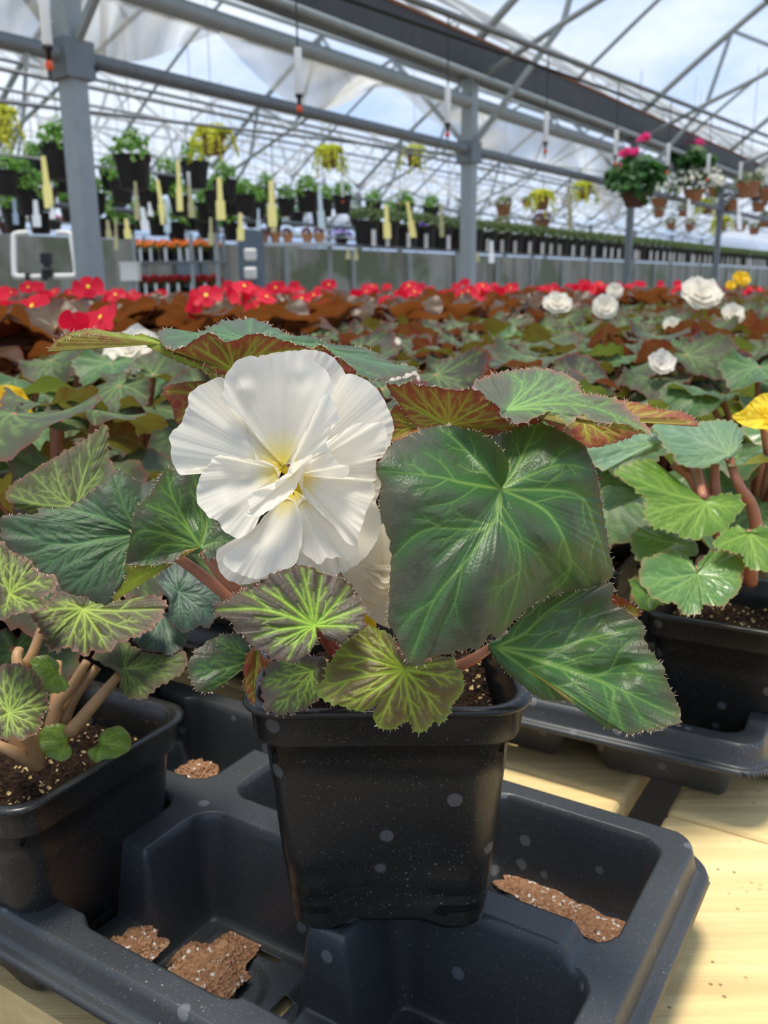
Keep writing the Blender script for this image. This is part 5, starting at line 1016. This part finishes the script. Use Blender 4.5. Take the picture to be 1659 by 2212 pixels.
# row of pots on the rail at right
for k in range(64):
    b = 8.0 + 0.40 * k; P = G(-6.0, b, 0.44); x, y, d = proj(P)
    if not 760 < x < 1690: continue
    key = ('rail', 0); first = key not in PROT
    if first:
        r = empty('rail_pot', (0, 0, 0)); link('pot', basket_pot(M_BASK, .15, .25, taper=.8), r)
        link('foliage', leaves_mesh('foliage', fol('mound_foliage', (84, 104, 58), (112, 132, 76)), 150, (0, 0, .29), (.19, .19, .13), .05, 77, trail=3, trail_len=.08), r)
        q = MB(); q.box((0.05, -0.155, .07), (.045, .003, .17)); q.build('tag', M_WHT, r); kids(r); PROT[key] = (r, .3)
    r = PROT[key][0] if first else copy_tree(PROT[key][0])
    r.location = tuple(P); r.rotation_euler = (0, 0, random.uniform(-.5, .3)); tag(r, 'black pot with a green mound and white tag in the long rail row', 'potted plant', 'pots along the long rail')
q = MB(); q.box(G(-6.0, 21, 0.425), (0.06, 27, 0.03), 0, ax); tag(q.build('shelf_rail', M_STEELD), 'long rail under the row of black tagged pots', 'rail')
# tags
M_TY = simple('yellow_tag', (232, 222, 140), 0.6); M_TW = simple('white_tag', (226, 230, 230), 0.6); M_TB = simple('pale_blue_tag', (176, 196, 206), 0.6); M_TD = simple('dull_tag', (168, 164, 122), 0.7)
TG = [(93, 337, 107, 450, 'y', 20), (76, 432, 80, 490, 'w', 18), (113, 440, 114, 473, 'w', 13), (340, 388, 355, 485, 'y', 15), (358, 430, 362, 502, 'b', 14), (384, 345, 389, 456, 'y', 13), (408, 400, 415, 470, 'd', 13), (292, 392, 297, 475, 'd', 12), (307, 448, 315, 499, 'w', 18), (322, 437, 326, 467, 'w', 11), (272, 472, 277, 516, 'y', 15), (168, 465, 172, 510, 'd', 12),
      (473, 383, 478, 475, 'y', 19), (519, 460, 520, 520, 'y', 15), (585, 390, 589, 490, 'y', 19), (590, 480, 592, 502, 'd', 12), (690, 410, 695, 492, 'b', 15), (834, 442, 837, 515, 'y', 16), (880, 435, 893, 513, 'y', 14), (952, 440, 955, 512, 'd', 10), (455, 470, 456, 530, 'd', 11), (558, 450, 559, 498, 'b', 9), (1230, 395, 1232, 495, 'd', 10), (1488, 430, 1489, 470, 'w', 10), (1595, 430, 1598, 497, 'w', 10), (250, 470, 251, 540, 'd', 8), (30, 430, 35, 485, 'b', 12), (232, 475, 236, 515, 'd', 12), (752, 535, 752, 560, 'd', 10), (768, 535, 769, 562, 'd', 10), (1062, 520, 1062, 568, 'w', 12), (1030, 545, 1031, 565, 'd', 10)]
cn = {'y': 'yellow', 'w': 'white', 'b': 'pale blue', 'd': 'dull beige'}
first_tag = {}
for x0, y0, x1, y1, c, w in TG:
    d = 6.4 if x0 < 700 else 7.5 if x0 < 1000 else 9
    q = MB(); A_, B_ = unproj(x0, y0, d), unproj(x1, y1, d); M_ = A_ * .45 + B_ * .55; hw = w / 2 / F * d; Xv = np.array([1.0, 0, 0])
    th = np.array([0, 0.002, 0])
    def slab(p, r, a, bb): q.add([p - Xv * a + th, p + Xv * a + th, r + Xv * bb + th, r - Xv * bb + th, p - Xv * a - th, p + Xv * a - th, r + Xv * bb - th, r - Xv * bb - th], [(0, 1, 2, 3), (7, 6, 5, 4), (0, 4, 5, 1), (1, 5, 6, 2), (2, 6, 7, 3), (3, 7, 4, 0)])
    slab(A_, M_, hw * .5, hw * .65); slab(M_, B_, hw, hw)
    o = q.build('plant_tag', {'y': M_TY, 'w': M_TW, 'b': M_TB, 'd': M_TD}[c])
    if (x0, c) == (93, 'y'): tag(o, 'large yellow hanging tag left of the left post', 'plant tag')
    elif (x0, c) == (473, 'y'): tag(o, 'broad yellow tag in front of the black basket below the coir pot', 'plant tag')
    elif (x0, c) == (585, 'y'): tag(o, 'tall yellow tag between the two left coir pots', 'plant tag')
    else: tag(o, '%s tag hanging among the distant baskets' % cn[c], 'plant tag', '%s hanging tags' % cn[c])
# white pipe loop with a valve
d = 5.2; r = empty('pipe_loop', tuple(unproj(100, 560, d))); c0_ = np.array(r.location)
q = MB(); q.tube(smooth_line(np.array([unproj(x, y, d) - c0_ for x, y in [(60, 503), (34, 506), (30, 520), (31, 585), (36, 597), (60, 597)]])), 0.016, 10); q.build('pipe', M_WHT, r, True)
q = MB(); q.tube(smooth_line(np.array([unproj(x, y, d) - c0_ for x, y in [(118, 597), (158, 596), (165, 588), (156, 525), (150, 505), (122, 503)]])), 0.016, 10); q.build('pipe', M_WHT, r, True)
q = MB(); q.tube(np.array([unproj(x, y, d) - c0_ for x, y in [(66, 598), (94, 598)]]), 0.015, 10); q.build('pipe', M_WHT, r, True)
q = MB(); p_ = unproj(102, 578, d) - c0_; q.box(p_ + np.array([0, 0, .05]), (.055, .05, .06)); q.lathe([(0, -.06), (.03, -.05), (.034, -.01), (.022, 0.0), (.02, .03), (0, .03)], p_, 14); q.build('valve', M_BLK, r)
for xx in (61, 96): 
    q = MB(); q.lathe([(0, -.02), (.02, -.02), (.02, .02), (0, .02)], unproj(xx, 598, d) - c0_, 10); q.build('union', M_BLK, r)
tag(r, 'white plastic pipe loop with a black valve left of the left post', 'pipe')
# door, boxes, cabinet
q = MB(); q.box(G(-8.5, 8.15, (0.52 + FZ) / 2 - 0.02), (0.05, .5, 0.5 - FZ), 0, ax); tag(q.build('door_1', simple('blue_grey_door', (112, 124, 134), .5)), kind='structure')
d = 8.5; P = unproj(545, 575, d); r = empty('control_cabinet', (P[0], P[1], CAM[2] + FZ)); q = MB(); q.box((0, 0, .85), (.22, .2, 1.7)); q.build('housing', simple('cabinet_grey', (104, 118, 130), .5), r)
for y in (551, 591):
    pp = unproj(545, y, d) - np.array([P[0], P[1], CAM[2] + FZ]); q = MB(); q.box(pp - np.array([0, .12, 0]), (.12, .05, .11)); o = q.build('cover', M_WHT, r); md = o.modifiers.new('b', 'BEVEL'); md.width = .02; md.segments = 3
tag(r, 'grey cabinet with two white covers at the panel wall, centre left', 'cabinet')
d = 7.5; P = unproj(282, 588, d); r = empty('supply_box', tuple(P - np.array([0, 0, .07]))); q = MB(); q.box((0, 0, .07), (.14, .12, .14)); q.build('body', M_WHT, r); q = MB(); q.box((0, 0, .146), (.15, .13, .012)); q.build('lid', M_WHT, r); q = MB(); q.box((0, 0, -.35), (.05, .05, .7)); q.build('stand', M_STEEL, r)
tag(r, 'small white box right of the left post', 'box')
d = 8.6; P = unproj(618, 529, d); r = empty('metal_shelf', tuple(P)); q = MB(); q.box((0, 0, 0), (.94, .3, .03)); q.build('board', simple('bright_metal', (206, 212, 214), .3, .4), r)
for x in (-.42, .42): 
    q = MB(); q.box((x, 0, -.85), (.035, .035, 1.7)); q.build('leg', M_STEEL, r)
tag(r, 'bright metal shelf with small clay pots along the panel wall', 'shelf')
for i, x in enumerate((570, 595, 622, 664, 690)):
    p0 = unproj(x, 525, d); r = empty('clay_pot', (p0[0], p0[1], P[2] + .016)); 
    if i == 0: CPm = (basket_pot(M_TERR, .055, .09), leaves_mesh('foliage', F_PUR, 30, (0, 0, .1), (.06, .06, .05), .04, 3))
    link('pot', CPm[0], r); link('foliage', CPm[1], r); tag(r, 'small clay pot on the bright metal shelf', 'pot', 'clay pots on the metal shelf')
# flower rack
d = 8.0; P = unproj(390, 560, d); r = empty('display_rack', (P[0], P[1], CAM[2] + FZ))
for x in (-.36, 0.14, .36):
    for yy in (-.18, .18): q = MB(); q.box((x, yy, .82), (.03, .03, 1.64)); q.build('upright', M_STEEL, r)
for z in (1.40, 1.10): q = MB(); q.box((0, 0, z), (.76, .40, .02)); q.build('shelf', M_STEELD, r)
tag(r, 'steel rack of orange and red bedding flowers at the panel wall', 'rack')
def bedding(P_, mt, lab, grp, key):
    first = key not in PROT
    if first:
        s = empty('bedding_plant', (0, 0, 0)); link('pot', basket_pot(M_BASK, .05, .08, taper=.75), s); link('foliage', leaves_mesh('foliage', F_DK, 40, (0, 0, .1), (.06, .06, .05), .04, 4), s); link('flower', bloom_mesh('flower', mt, rp(14, (0, 0, .12), (.06, .06, .05), 5), .026, 6), s)
        q = MB(); q.box((.02, -.06, .05), (.024, .002, .12)); q.build('tag', M_TW, s); kids(s); PROT[key] = (s, 0)
    s = PROT[key][0] if first else copy_tree(PROT[key][0]); s.location = P_; s.rotation_euler = (0, 0, random.uniform(-.4, .4)); tag(s, lab, 'flower', grp)
rx, ry, rz_ = P[0], P[1], CAM[2] + FZ
for i in range(7):
    for yy in (-.12, .02): bedding((rx - .32 + i * .105, ry + yy, rz_ + 1.411), P_ORG, 'orange bedding flower on the top shelf of the rack', 'orange flowers on the rack', 'org')
    for yy in (-.12, .02): bedding((rx - .32 + i * .105, ry + yy, rz_ + 1.111), P_RED, 'red bedding flower on the lower shelf of the rack', 'red flowers on the rack', 'redb')
# ---------------------------------------------------------------- the bench full of begonias
def gen_leaf(name, mats, R, seed, lobed=0.10, teeth=.045, nth=26, nang=88, nrad=16, cup=.18, droop=.5, asym=.12, curl=0.0):
    rng = np.random.default_rng(seed); th = np.linspace(-np.pi, np.pi, nang, endpoint=False)
    r = R * (0.72 + 0.30 * np.cos(th) + asym * np.sin(th)) * (1 - 0.55 * np.exp(-((np.abs(th) - np.pi) / 0.30) ** 2))
    r *= 1 + lobed * np.cos(7 * th + seed) * .5 + teeth * (((th * nth / (2 * np.pi)) % 1) - .5) * 2
    r *= 1 + 0.05 * np.sin(3 * th + seed)
    t = np.linspace(0, 1, nrad + 1)[1:]; X = np.r_[0, (t[:, None] * r * np.cos(th)).ravel()]; Y = np.r_[0, (t[:, None] * r * np.sin(th)).ravel()]; tr = np.r_[0, np.repeat(t, nang)]; TH = np.r_[0, np.tile(th, nrad)]
    k = 1000.0
    ends = [(r[int((a + np.pi) / (2 * np.pi) * nang) % nang] * .95 * k * math.cos(a), r[int((a + np.pi) / (2 * np.pi) * nang) % nang] * .95 * k * math.sin(a)) for a in (0, .55, -.55, 1.2, -1.2, 1.95, -1.95, 2.6, -2.6)]
    ve, ha = vein_field(X * k, Y * k, auto_veins(np.array([0., 0.]), ends, 1.1, branch=2, rng=rng), 5.0)
    q = X / R; p = Y / R
    Z = R * (cup * p * p * 1.2 - droop * np.maximum(q, 0) ** 2 * .55 - .25 * droop * p * p + 0.08 * np.sin(3 * TH + seed) * tr ** 2 + .05 * np.sin(7 * TH + 2 * seed) * tr ** 2 + curl * tr ** 3 * np.sin(2 * TH + seed))
    Z += R * .02 * (1 - ha) * tr
    fs = [(0, 1 + i, 1 + (i + 1) % nang) for i in range(nang)] + [(1 + a * nang + i, 1 + (a + 1) * nang + i, 1 + (a + 1) * nang + (i + 1) % nang, 1 + a * nang + (i + 1) % nang) for a in range(nrad - 1) for i in range(nang)]
    return np.c_[X, Y, Z], fs, np.c_[ve, ha, tr]
M_L1 = leaf_mat('field_grey_leaf', (72, 74, 56), (86, 84, 68), (76, 100, 52), (122, 150, 82), (112, 66, 54), rough=.52, ret=.1, halo_k=.7, vein_k=.75, ubase=(136, 66, 44), uvein=(150, 160, 70), trans=.2, sheen=.08, spec=.22)
M_L2 = leaf_mat('field_dark_leaf', (66, 58, 54), (58, 56, 50), (76, 96, 56), (124, 152, 84), (128, 50, 46), rough=.52, ret=.1, halo_k=.6, vein_k=.75, ubase=(140, 52, 44), uvein=(150, 150, 60), trans=.2, tcol=(170, 80, 50), sheen=.08, spec=.22)
M_L3 = leaf_mat('field_green_leaf', (78, 112, 66), (66, 98, 56), (92, 126, 72), (128, 158, 96), (120, 110, 70), rough=.4, ret=.1, ubase=(112, 112, 52), uvein=(150, 160, 80), trans=.3, spec=.3)
M_LR = leaf_mat('bronze_red_leaf', (74, 46, 34), (98, 74, 46), (92, 74, 40), (118, 98, 54), (100, 44, 36), rough=.28, ret=.05, ubase=(122, 66, 36), uvein=(136, 92, 44), trans=.34, vein_k=.5, tcol=(160, 92, 30), sheen=.1, spec=.3)
KINDS = {'grey': (M_L1, .050), 'dark': (M_L2, .050), 'green': (M_L3, .049), 'bronze': (M_LR, .070)}
LEAFM = {}
for kd, (mt, R) in KINDS.items():
    LEAFM[kd] = []
    for s in range(5):
        g = gen_leaf('leaf', [mt], R, 10 * s + len(kd), lobed=.12 if kd != 'bronze' else .04, teeth=.05 if kd != 'bronze' else .015, droop=(.5, .75, .35, .6, .9)[s], cup=(.2, .1, .35, .15, .3)[s] * (1.5 if kd == 'bronze' else 1), curl=(.10, .2, .06, .16, .24)[s])
        LEAFM[kd].append(g)
MESHL = {kd: [make_mesh('leaf', v, f, [KINDS[kd][0]], c) for v, f, c in L] for kd, L in LEAFM.items()}
def leaf_layout(kd, seed, n):
    rng = np.random.default_rng(seed); out = []; top = .245 if kd != 'bronze' else .275
    for i in range(n):
        az = i * 2.39996 + rng.uniform(-.4, .4); f = i / (n - 1)          # inner and high first
        rad = .012 + .082 * f ** .7; z = .125 + (top - .125) * (1 - f ** 1.5) + rng.uniform(-.015, .012)
        tilt = (.05 + .45 * f + rng.uniform(-.35, .25)) if kd != 'bronze' else rng.uniform(-.8, .3)
        sc = rng.uniform(.8, 1.15) * (1 - .15 * (i < 2))
        out.append((Matrix.Translation((rad * math.cos(az), rad * math.sin(az), z)) @ Matrix.Rotation(az + rng.uniform(-.5, .5), 4, 'Z') @ Matrix.Rotation(tilt, 4, 'Y') @ Matrix.Rotation(rng.uniform(-.3, .3), 4, 'X') @ Matrix.Scale(sc, 4), int(rng.integers(0, 5))))
    return out
def stems_mesh(lay, mt):
    q = MB()
    for M_, _ in lay:
        p = np.array(M_.translation); q.tube(smooth_line(np.array([[p[0] * .1, p[1] * .1, .088], [p[0] * .45, p[1] * .45, .088 + (p[2] - .088) * .6], p])), .0032, 5)
    return q.mesh('stems', [mt], True)
def double_flower(seed, mats, R=.032, rings=((1.0, 7, .15), (.78, 6, .55), (.52, 5, .95), (.3, 4, 1.3))):
    """rosette of cupped ruffled petals, facing +Z"""
    rng = np.random.default_rng(seed); V = []; Fc = []; C = []; k0 = 0
    for rr_, n, lift in rings:
        for i in range(n):
            a = i * 2 * math.pi / n + rng.uniform(-.25, .25); L = R * rr_ * rng.uniform(.9, 1.1); wv = L * 1.05; nu, nv = 7, 7
            for iu in range(nu):
                u = iu / (nu - 1)
                for iv in range(nv):
                    v = iv / (nv - 1) * 2 - 1; w = wv * math.sin(math.pi * min(.93, .12 + .62 * u)) * .62; x = L * (u - .10 * v * v * u); y = v * w
                    z = L * (math.sin(lift) * u * (1 - .35 * u) + .18 * v * v * u + .05 * math.sin(5 * v + seed + i) * u) + rr_ * 0 + (1 - rr_) * R * .18; x *= math.cos(lift * .8)
                    V.append((x * math.cos(a) - y * math.sin(a), x * math.sin(a) + y * math.cos(a), z)); C.append((.25 + .75 * u, .5 + .4 * math.sin(v * 14), u))
            Fc += [(k0 + iu * nv + iv, k0 + iu * nv + iv + 1, k0 + (iu + 1) * nv + iv + 1, k0 + (iu + 1) * nv + iv) for iu in range(nu - 1) for iv in range(nv - 1)]; k0 += nu * nv
    return make_mesh('flower', np.array(V), [f[::-1] for f in Fc], mats, np.array(C))
M_RED = petal_mat('red_petal', (238, 30, 62), (224, 24, 50), trans=.45); M_YEL2 = petal_mat('field_yellow_petal', (250, 214, 50), (240, 190, 20), trans=.4); M_PNK = petal_mat('blush_petal', (246, 240, 230), (244, 190, 190), trans=.4)
FLW = [double_flower(s, [M_PETAL]) for s in (1, 2, 3)]; FLY = [double_flower(4, [M_YEL2])]; FLP = [double_flower(6, [M_PNK], rings=((1.0, 6, .9), (.8, 5, 1.15), (.55, 4, 1.3)))]
def red_cluster(seed, n=3, R=.024):
    rng = np.random.default_rng(seed); V = []; Fc = []; C = []; fm = []
    for j in range(n):
        o = rng.normal(0, 1, 3) * np.array([.018, .018, .014]); nz = np.array([rng.normal(0, .8), -0.6 + rng.normal(0, .7), .6]); nz /= np.linalg.norm(nz); tx = np.cross(nz, [.1, .1, 1]); tx /= np.linalg.norm(tx); ty = np.cross(nz, tx)
        for i in range(4):
            a = i * math.pi / 2 + .3; L = R * (1.0 if i % 2 == 0 else .72); d = tx * math.cos(a) + ty * math.sin(a); e = np.cross(nz, d); k = len(V); m = 8
            V.append(o); C.append((.3, .5, 0))
            for b in range(m + 1):
                t = -1 + 2 * b / m; V.append(o + d * L * (.55 + .5 * math.cos(t * 1.4)) + e * L * .62 * math.sin(t * 1.5) + nz * L * .12 * abs(t)); C.append((1, .5, 1))
            Fc += [(k, k + 1 + b, k + 2 + b) for b in range(m)]; fm += [0] * m
        k = len(V); V += [o + nz * .004 + tx * .0032 * math.cos(q) + ty * .0032 * math.sin(q) for q in np.linspace(0, 6.28, 7)[:6]]; C += [(1, .5, 0)] * 6; Fc.append(tuple(range(k, k + 6))); fm.append(1)
    return make_mesh('flower', np.array(V), Fc, [M_RED, M_THROAT], np.array(C), fm)
FLR = [red_cluster(s, n) for s, n in ((1, 3), (2, 2), (3, 4), (4, 1))]
fp_ = MB(); fp_.v.append(np.array(POT.vertices and [v.co[:] for v in POT.vertices])); POTF = POT
NEAR = {}; FAR = {}
def make_plant(kd, var, near):
    r = empty('potted_begonia', (0, 0, 0)); n = 19 if near else 12
    lay = leaf_layout(kd, 31 * var + len(kd), n if kd != 'bronze' else n + 2)
    link('pot', POT, r)
    if near:
        link('soil', SOIL, r, (0, 0, .089))
        for M_, s in lay:
            o = link('leaf', MESHL[kd][s], r); o.matrix_local = M_
    else:
        VV = []; FF = []; CC = []; k = 0
        for M_, s in lay:
            v, f, c = LEAFM[kd][s]; m = np.array(M_); VV.append(v @ m[:3, :3].T + m[:3, 3]); FF += [tuple(i + k for i in q) for q in f]; CC.append(c); k += len(v)
        link('foliage', make_mesh('foliage', np.concatenate(VV), FF, [KINDS[kd][0]], np.concatenate(CC)), r)
    link('stems', stems_mesh(lay, M_STEM), r)
    kids(r); return r
def plant(kd, var, near, x, y, z=0.0, rz=0.0, label='', group=None):
    D = NEAR if near else FAR; key = (kd, var); first = key not in D
    if first: D[key] = make_plant(kd, var, near)
    r = D[key] if first else copy_tree(D[key])
    if first:
        pass
    r.location = (x, y, z); r.rotation_euler = (0, 0, rz)
    for k in ('label', 'group'):
        if k in r: del r[k]
    tag(r, label, 'begonia', group); return r
def add_flower(r, me, loc, sc=1.0, tilt=(0, 0, 0), peduncle=True):
    o = link('flower', me, r); o.location = loc; o.rotation_euler = tilt; o.scale = (sc,) * 3
    if peduncle:
        q = MB(); L = Vector(loc); q.tube(smooth_line(np.array([[0, 0, .1], [L.x * .6, L.y * .6, .1 + (L.z - .1) * .6], [L.x, L.y, L.z]])), .0022, 5); q.build('flower_stalk', M_STEM, r, True)
    return o
taken = []
def free(x, y, r): return all((x - a) ** 2 + (y - b) ** 2 > max(r, c) ** 2 for a, b, c in taken)
for o in (MAIN, LEFT, RIGHT): taken.append((o.location.x, o.location.y, .125))
# plants whose flower the photograph shows
FL = [(283, 765, 1.05, 'dark', FLW[0], 1.1, 'begonia with a white flower under the top left leaf tip of the front plant'), (1203, 658, 1.9, 'grey', FLW[1], 1.0, 'begonia with a flat creamy white flower, left of the pair at right centre'), (1305, 664, 2.0, 'grey', FLW[2], 1.0, 'begonia with a ragged white flower, right of the pair at right centre'),
      (1513, 640, 1.55, 'grey', FLW[0], 1.15, 'begonia with the largest white flower of the far rows at right'), (1583, 680, 1.6, 'dark', FLW[1], .7, 'begonia with a small white flower near the right edge'), (1425, 792, 1.0, 'grey', FLP[0], .62, 'begonia with a half-open blush white flower, right of the upper leaf'), (1452, 704, 1.5, 'grey', FLW[2], .55, 'begonia with a white flower half hidden behind a grey leaf'),
      (868, 822, .80, 'dark', FLW[1], .5, 'begonia with a white flower peeping behind the two top leaves'), (1328, 630, 2.6, 'grey', FLW[0], .8, 'begonia with a small white flower among red ones at right'), (1600, 603, 2.6, 'green', FLY[0], .85, 'green begonia with a round yellow flower at the far right'), (1578, 617, 2.3, 'green', FLY[0], .45, 'green begonia with a small yellow bud at the far right'),
      (12, 895, .78, 'green', FLY[0], .85, 'green begonia with a yellow flower cut by the left picture edge'), (848, 745, 1.3, 'dark', FLW[2], .45, 'begonia with a tiny white bud behind the front flower')]
for i, (x, y, d, kd, me, sc, lab) in enumerate(FL):
    P = unproj(x, y, d); ox, oy = random.uniform(-.03, .03), .04
    r = plant(kd, i % 2, d < 1.7, P[0] + ox, P[1] + oy, 0, random.uniform(0, 6), lab); bpy.context.view_layer.update()
    R_ = Matrix.Rotation(-r.rotation_euler.z, 3, 'Z'); loc = R_ @ Vector((-ox, -oy, P[2]))
    f = add_flower(r, me, loc, sc * .95); f.rotation_euler = (Matrix.Rotation(-r.rotation_euler.z, 3, 'Z') @ Matrix.Rotation(random.uniform(.75, 1.1), 3, 'X') @ Matrix.Rotation(random.uniform(0, 6), 3, 'Z')).to_euler()
    taken.append((P[0] + ox, P[1] + oy, .105))
for i, (x, y, d, me, sc, lab) in enumerate([(42, 672, 1.45, FLR[2], 1.25, 'bronze-leaved begonia with the big red flower cluster at the left picture edge'), (210, 652, 1.6, FLR[3], 1.1, 'bronze-leaved begonia with one red flower right of the left post foot'), (418, 656, 1.55, FLR[1], 1.15, 'bronze-leaved begonia with a tall red cluster below the flower rack'),
      (520, 630, 1.9, FLR[0], 1.1, 'bronze-leaved begonia with a broad red cluster below the grey cabinet'), (635, 655, 2.1, FLR[1], .9, 'bronze-leaved begonia with a narrow red cluster above the tip of the top left leaf')]):
    P = unproj(x, y, d); r = plant('bronze', i % 3, True, P[0] + .02, P[1] + .05, 0, 0.0, lab); add_flower(r, me, (-.02, -.05, P[2]), sc); taken.append((P[0] + .02, P[1] + .05, .12))
def inframe(x, y, z=.2, m=120):
    px, py, d = proj((x, y, z)); return d > .3 and -m < px < 1659 + m
cnt = 0
# trays behind, with a begonia in their cells
bpy.context.view_layer.update()
kids(tray_front); kids(tray_right)
t2 = copy_tree(tray_right); o_ = Matrix(tray_right.matrix_world); p_ = o_ @ Vector((-.492, .0, 0)); t2.location = p_; t2['label'] = 'grey carrying tray behind the left pot, full of leafy begonias'
def cell(t, i, j): bpy.context.view_layer.update(); p = t.matrix_world @ Vector((-(i + .5) * .118, -(j + .5) * .110, .004)); return p
CELLS = [(tray_front, 2.5 + .5, 0, 'grey', 'grey-green begonia in the back cell behind the left pot'), (tray_right, 1, 0, 'green', 'plain green begonia in the tray beside the yellow-flowered one'), (tray_right, 2, 0, 'dark', None), (tray_right, 3, 0, 'grey', None), (tray_right, 3, 1, 'grey', None), (tray_right, 2, 1, 'dark', None),
         (t2, 0, 0, 'green', None), (t2, 0, 1, 'grey', None), (t2, 1, 0, 'green', None), (t2, 1, 1, 'green', None), (t2, 2, 0, 'grey', None), (t2, 2, 1, 'green', None)]
for k, (t, i, j, kd, lab) in enumerate(CELLS):
    p = cell(t, i, j)
    if not free(p.x, p.y, .07): print('skip', k); continue
    plant(kd, k % 3, True, p.x, p.y, .004, t.rotation_euler.z + (k % 4) * math.pi / 2, lab or 'leafy begonia without open flowers standing in the trays behind the front pots', None if lab else 'begonias in the back trays'); taken.append((p.x, p.y, .1)); cnt += 1
TODO = []
for j in range(44):
    for i in range(-12, 8):
        a = i * .128 + (.064 if j % 2 else 0); b = .60 + j * .118
        x = a * GA[0] + b * GB[0] + random.uniform(-.02, .02); y = a * GA[1] + b * GB[1] + random.uniform(-.02, .02)
        bt = x * TB[0] + y * TB[1]
        if a < -1.12 or bt < .86 or not inframe(x, y) or not free(x, y, .098): continue
        px, py, d = proj((x, y, .2))
        kd = 'green' if (x < -.15 and y < .9 and random.random() < .55) or random.random() < .12 else random.choice(('grey', 'dark'))
        TODO.append((d, kd, x, y, random.uniform(0, 6.28), random.randrange(3))); taken.append((x, y, .098))
for j in range(40):
    for i in range(14):
        a = -1.16 - i * .172; b = .30 + j * .172 + (.08 if i % 2 else 0)
        x = a * GA[0] + b * GB[0] + random.uniform(-.025, .025); y = a * GA[1] + b * GB[1] + random.uniform(-.025, .025)
        if not inframe(x, y) or y < .8 or not free(x, y, .08): continue
        d = proj((x, y, .25))[2]
        if d > 5.8: continue
        TODO.append((d, 'bronze', x, y, random.uniform(0, 6.28), random.randrange(3)))
TODO.sort()
NMAX = 285 - len(FL) - cnt - 3
lab = {'grey': 'grey-green begonia without open flowers', 'dark': 'dark reddish-edged begonia without open flowers', 'green': 'plain green begonia without open flowers'}
for d, kd, x, y, rz, v in TODO[:NMAX]:
    if kd != 'bronze':
        near = d < 1.45; zone = ' in the near rows behind the front pots' if near else ' in the mixed rows further down the bench'
        plant(kd, v, near, x, y, 0, rz, lab[kd] + zone, ('near ' if near else 'far ') + kd + ' begonias')
    else:
        near = d < 1.9; nf = random.choice((0, 1, 1, 2)) if near else random.choice((0, 0, 1, 1))
        r = plant('bronze', v, near, x, y, 0, rz, 'bronze-leaved begonia %s in %s' % ('with red flowers' if nf else 'showing no flower', 'the nearest bronze rows' if near else 'the bronze rows further off'), 'bronze begonias %s %s' % ('near' if near else 'far', 'in flower' if nf else 'without flower'))
        for q_ in range(nf):
            an = random.uniform(0, 6.28); rd = random.uniform(.01, .08)
            add_flower(r, random.choice(FLR), (rd * math.cos(an), rd * math.sin(an), random.uniform(.265, .325)), random.uniform(.8, 1.15), (0, 0, -r.rotation_euler.z + random.uniform(-.6, .6)), near)
# the far remainder of the rows: too many and too small to count
VV, FF, CC, MM = [], [], [], []; n0 = 0
LK = list(KINDS); LITE = {kd: [gen_leaf('leaf', [], KINDS[kd][1] * 1.1, 10 * s + 3, nang=18, nrad=4, nth=6) for s in range(3)] for kd in LK}
FR = [(np.array([v.co[:] for v in m.vertices]), [tuple(p.vertices) for p in m.polygons]) for m in FLR]
for d, kd, x, y, rz, v in TODO[NMAX:]:
    for M_, s in leaf_layout(kd, 31 * v + len(kd), 9):
        m = np.array(Matrix.Translation((x, y, 0)) @ Matrix.Rotation(rz, 4, 'Z') @ M_); lv, lf, lc = LITE[kd][s % 3]
        VV.append(lv @ m[:3, :3].T + m[:3, 3]); FF += [tuple(i + n0 for i in q) for q in lf]; CC.append(lc); MM += [LK.index(kd)] * len(lf); n0 += len(lv)
    if kd == 'bronze' and random.random() < .5:
        fv, ff = random.choice(FR); VV.append(fv + np.array([x + random.uniform(-.06, .06), y, random.uniform(.27, .32)])); FF += [tuple(i + n0 for i in q) for q in ff]; CC.append(np.ones((len(fv), 3))); MM += [len(LK)] * len(ff); n0 += len(fv)
o = link('begonia_rows', make_mesh('begonia_rows', np.concatenate(VV), FF, [KINDS[k][0] for k in LK] + [M_RED], np.concatenate(CC), MM)); tag(o, 'farthest rows of begonias at the end of the bench', 'begonias', kind='stuff')
print('FIELD', cnt, len(TODO), len(bpy.data.objects), 'tray right', tray_right.location, 'cell00', cell(tray_right, 0, 0), 'RIGHT', RIGHT.location)
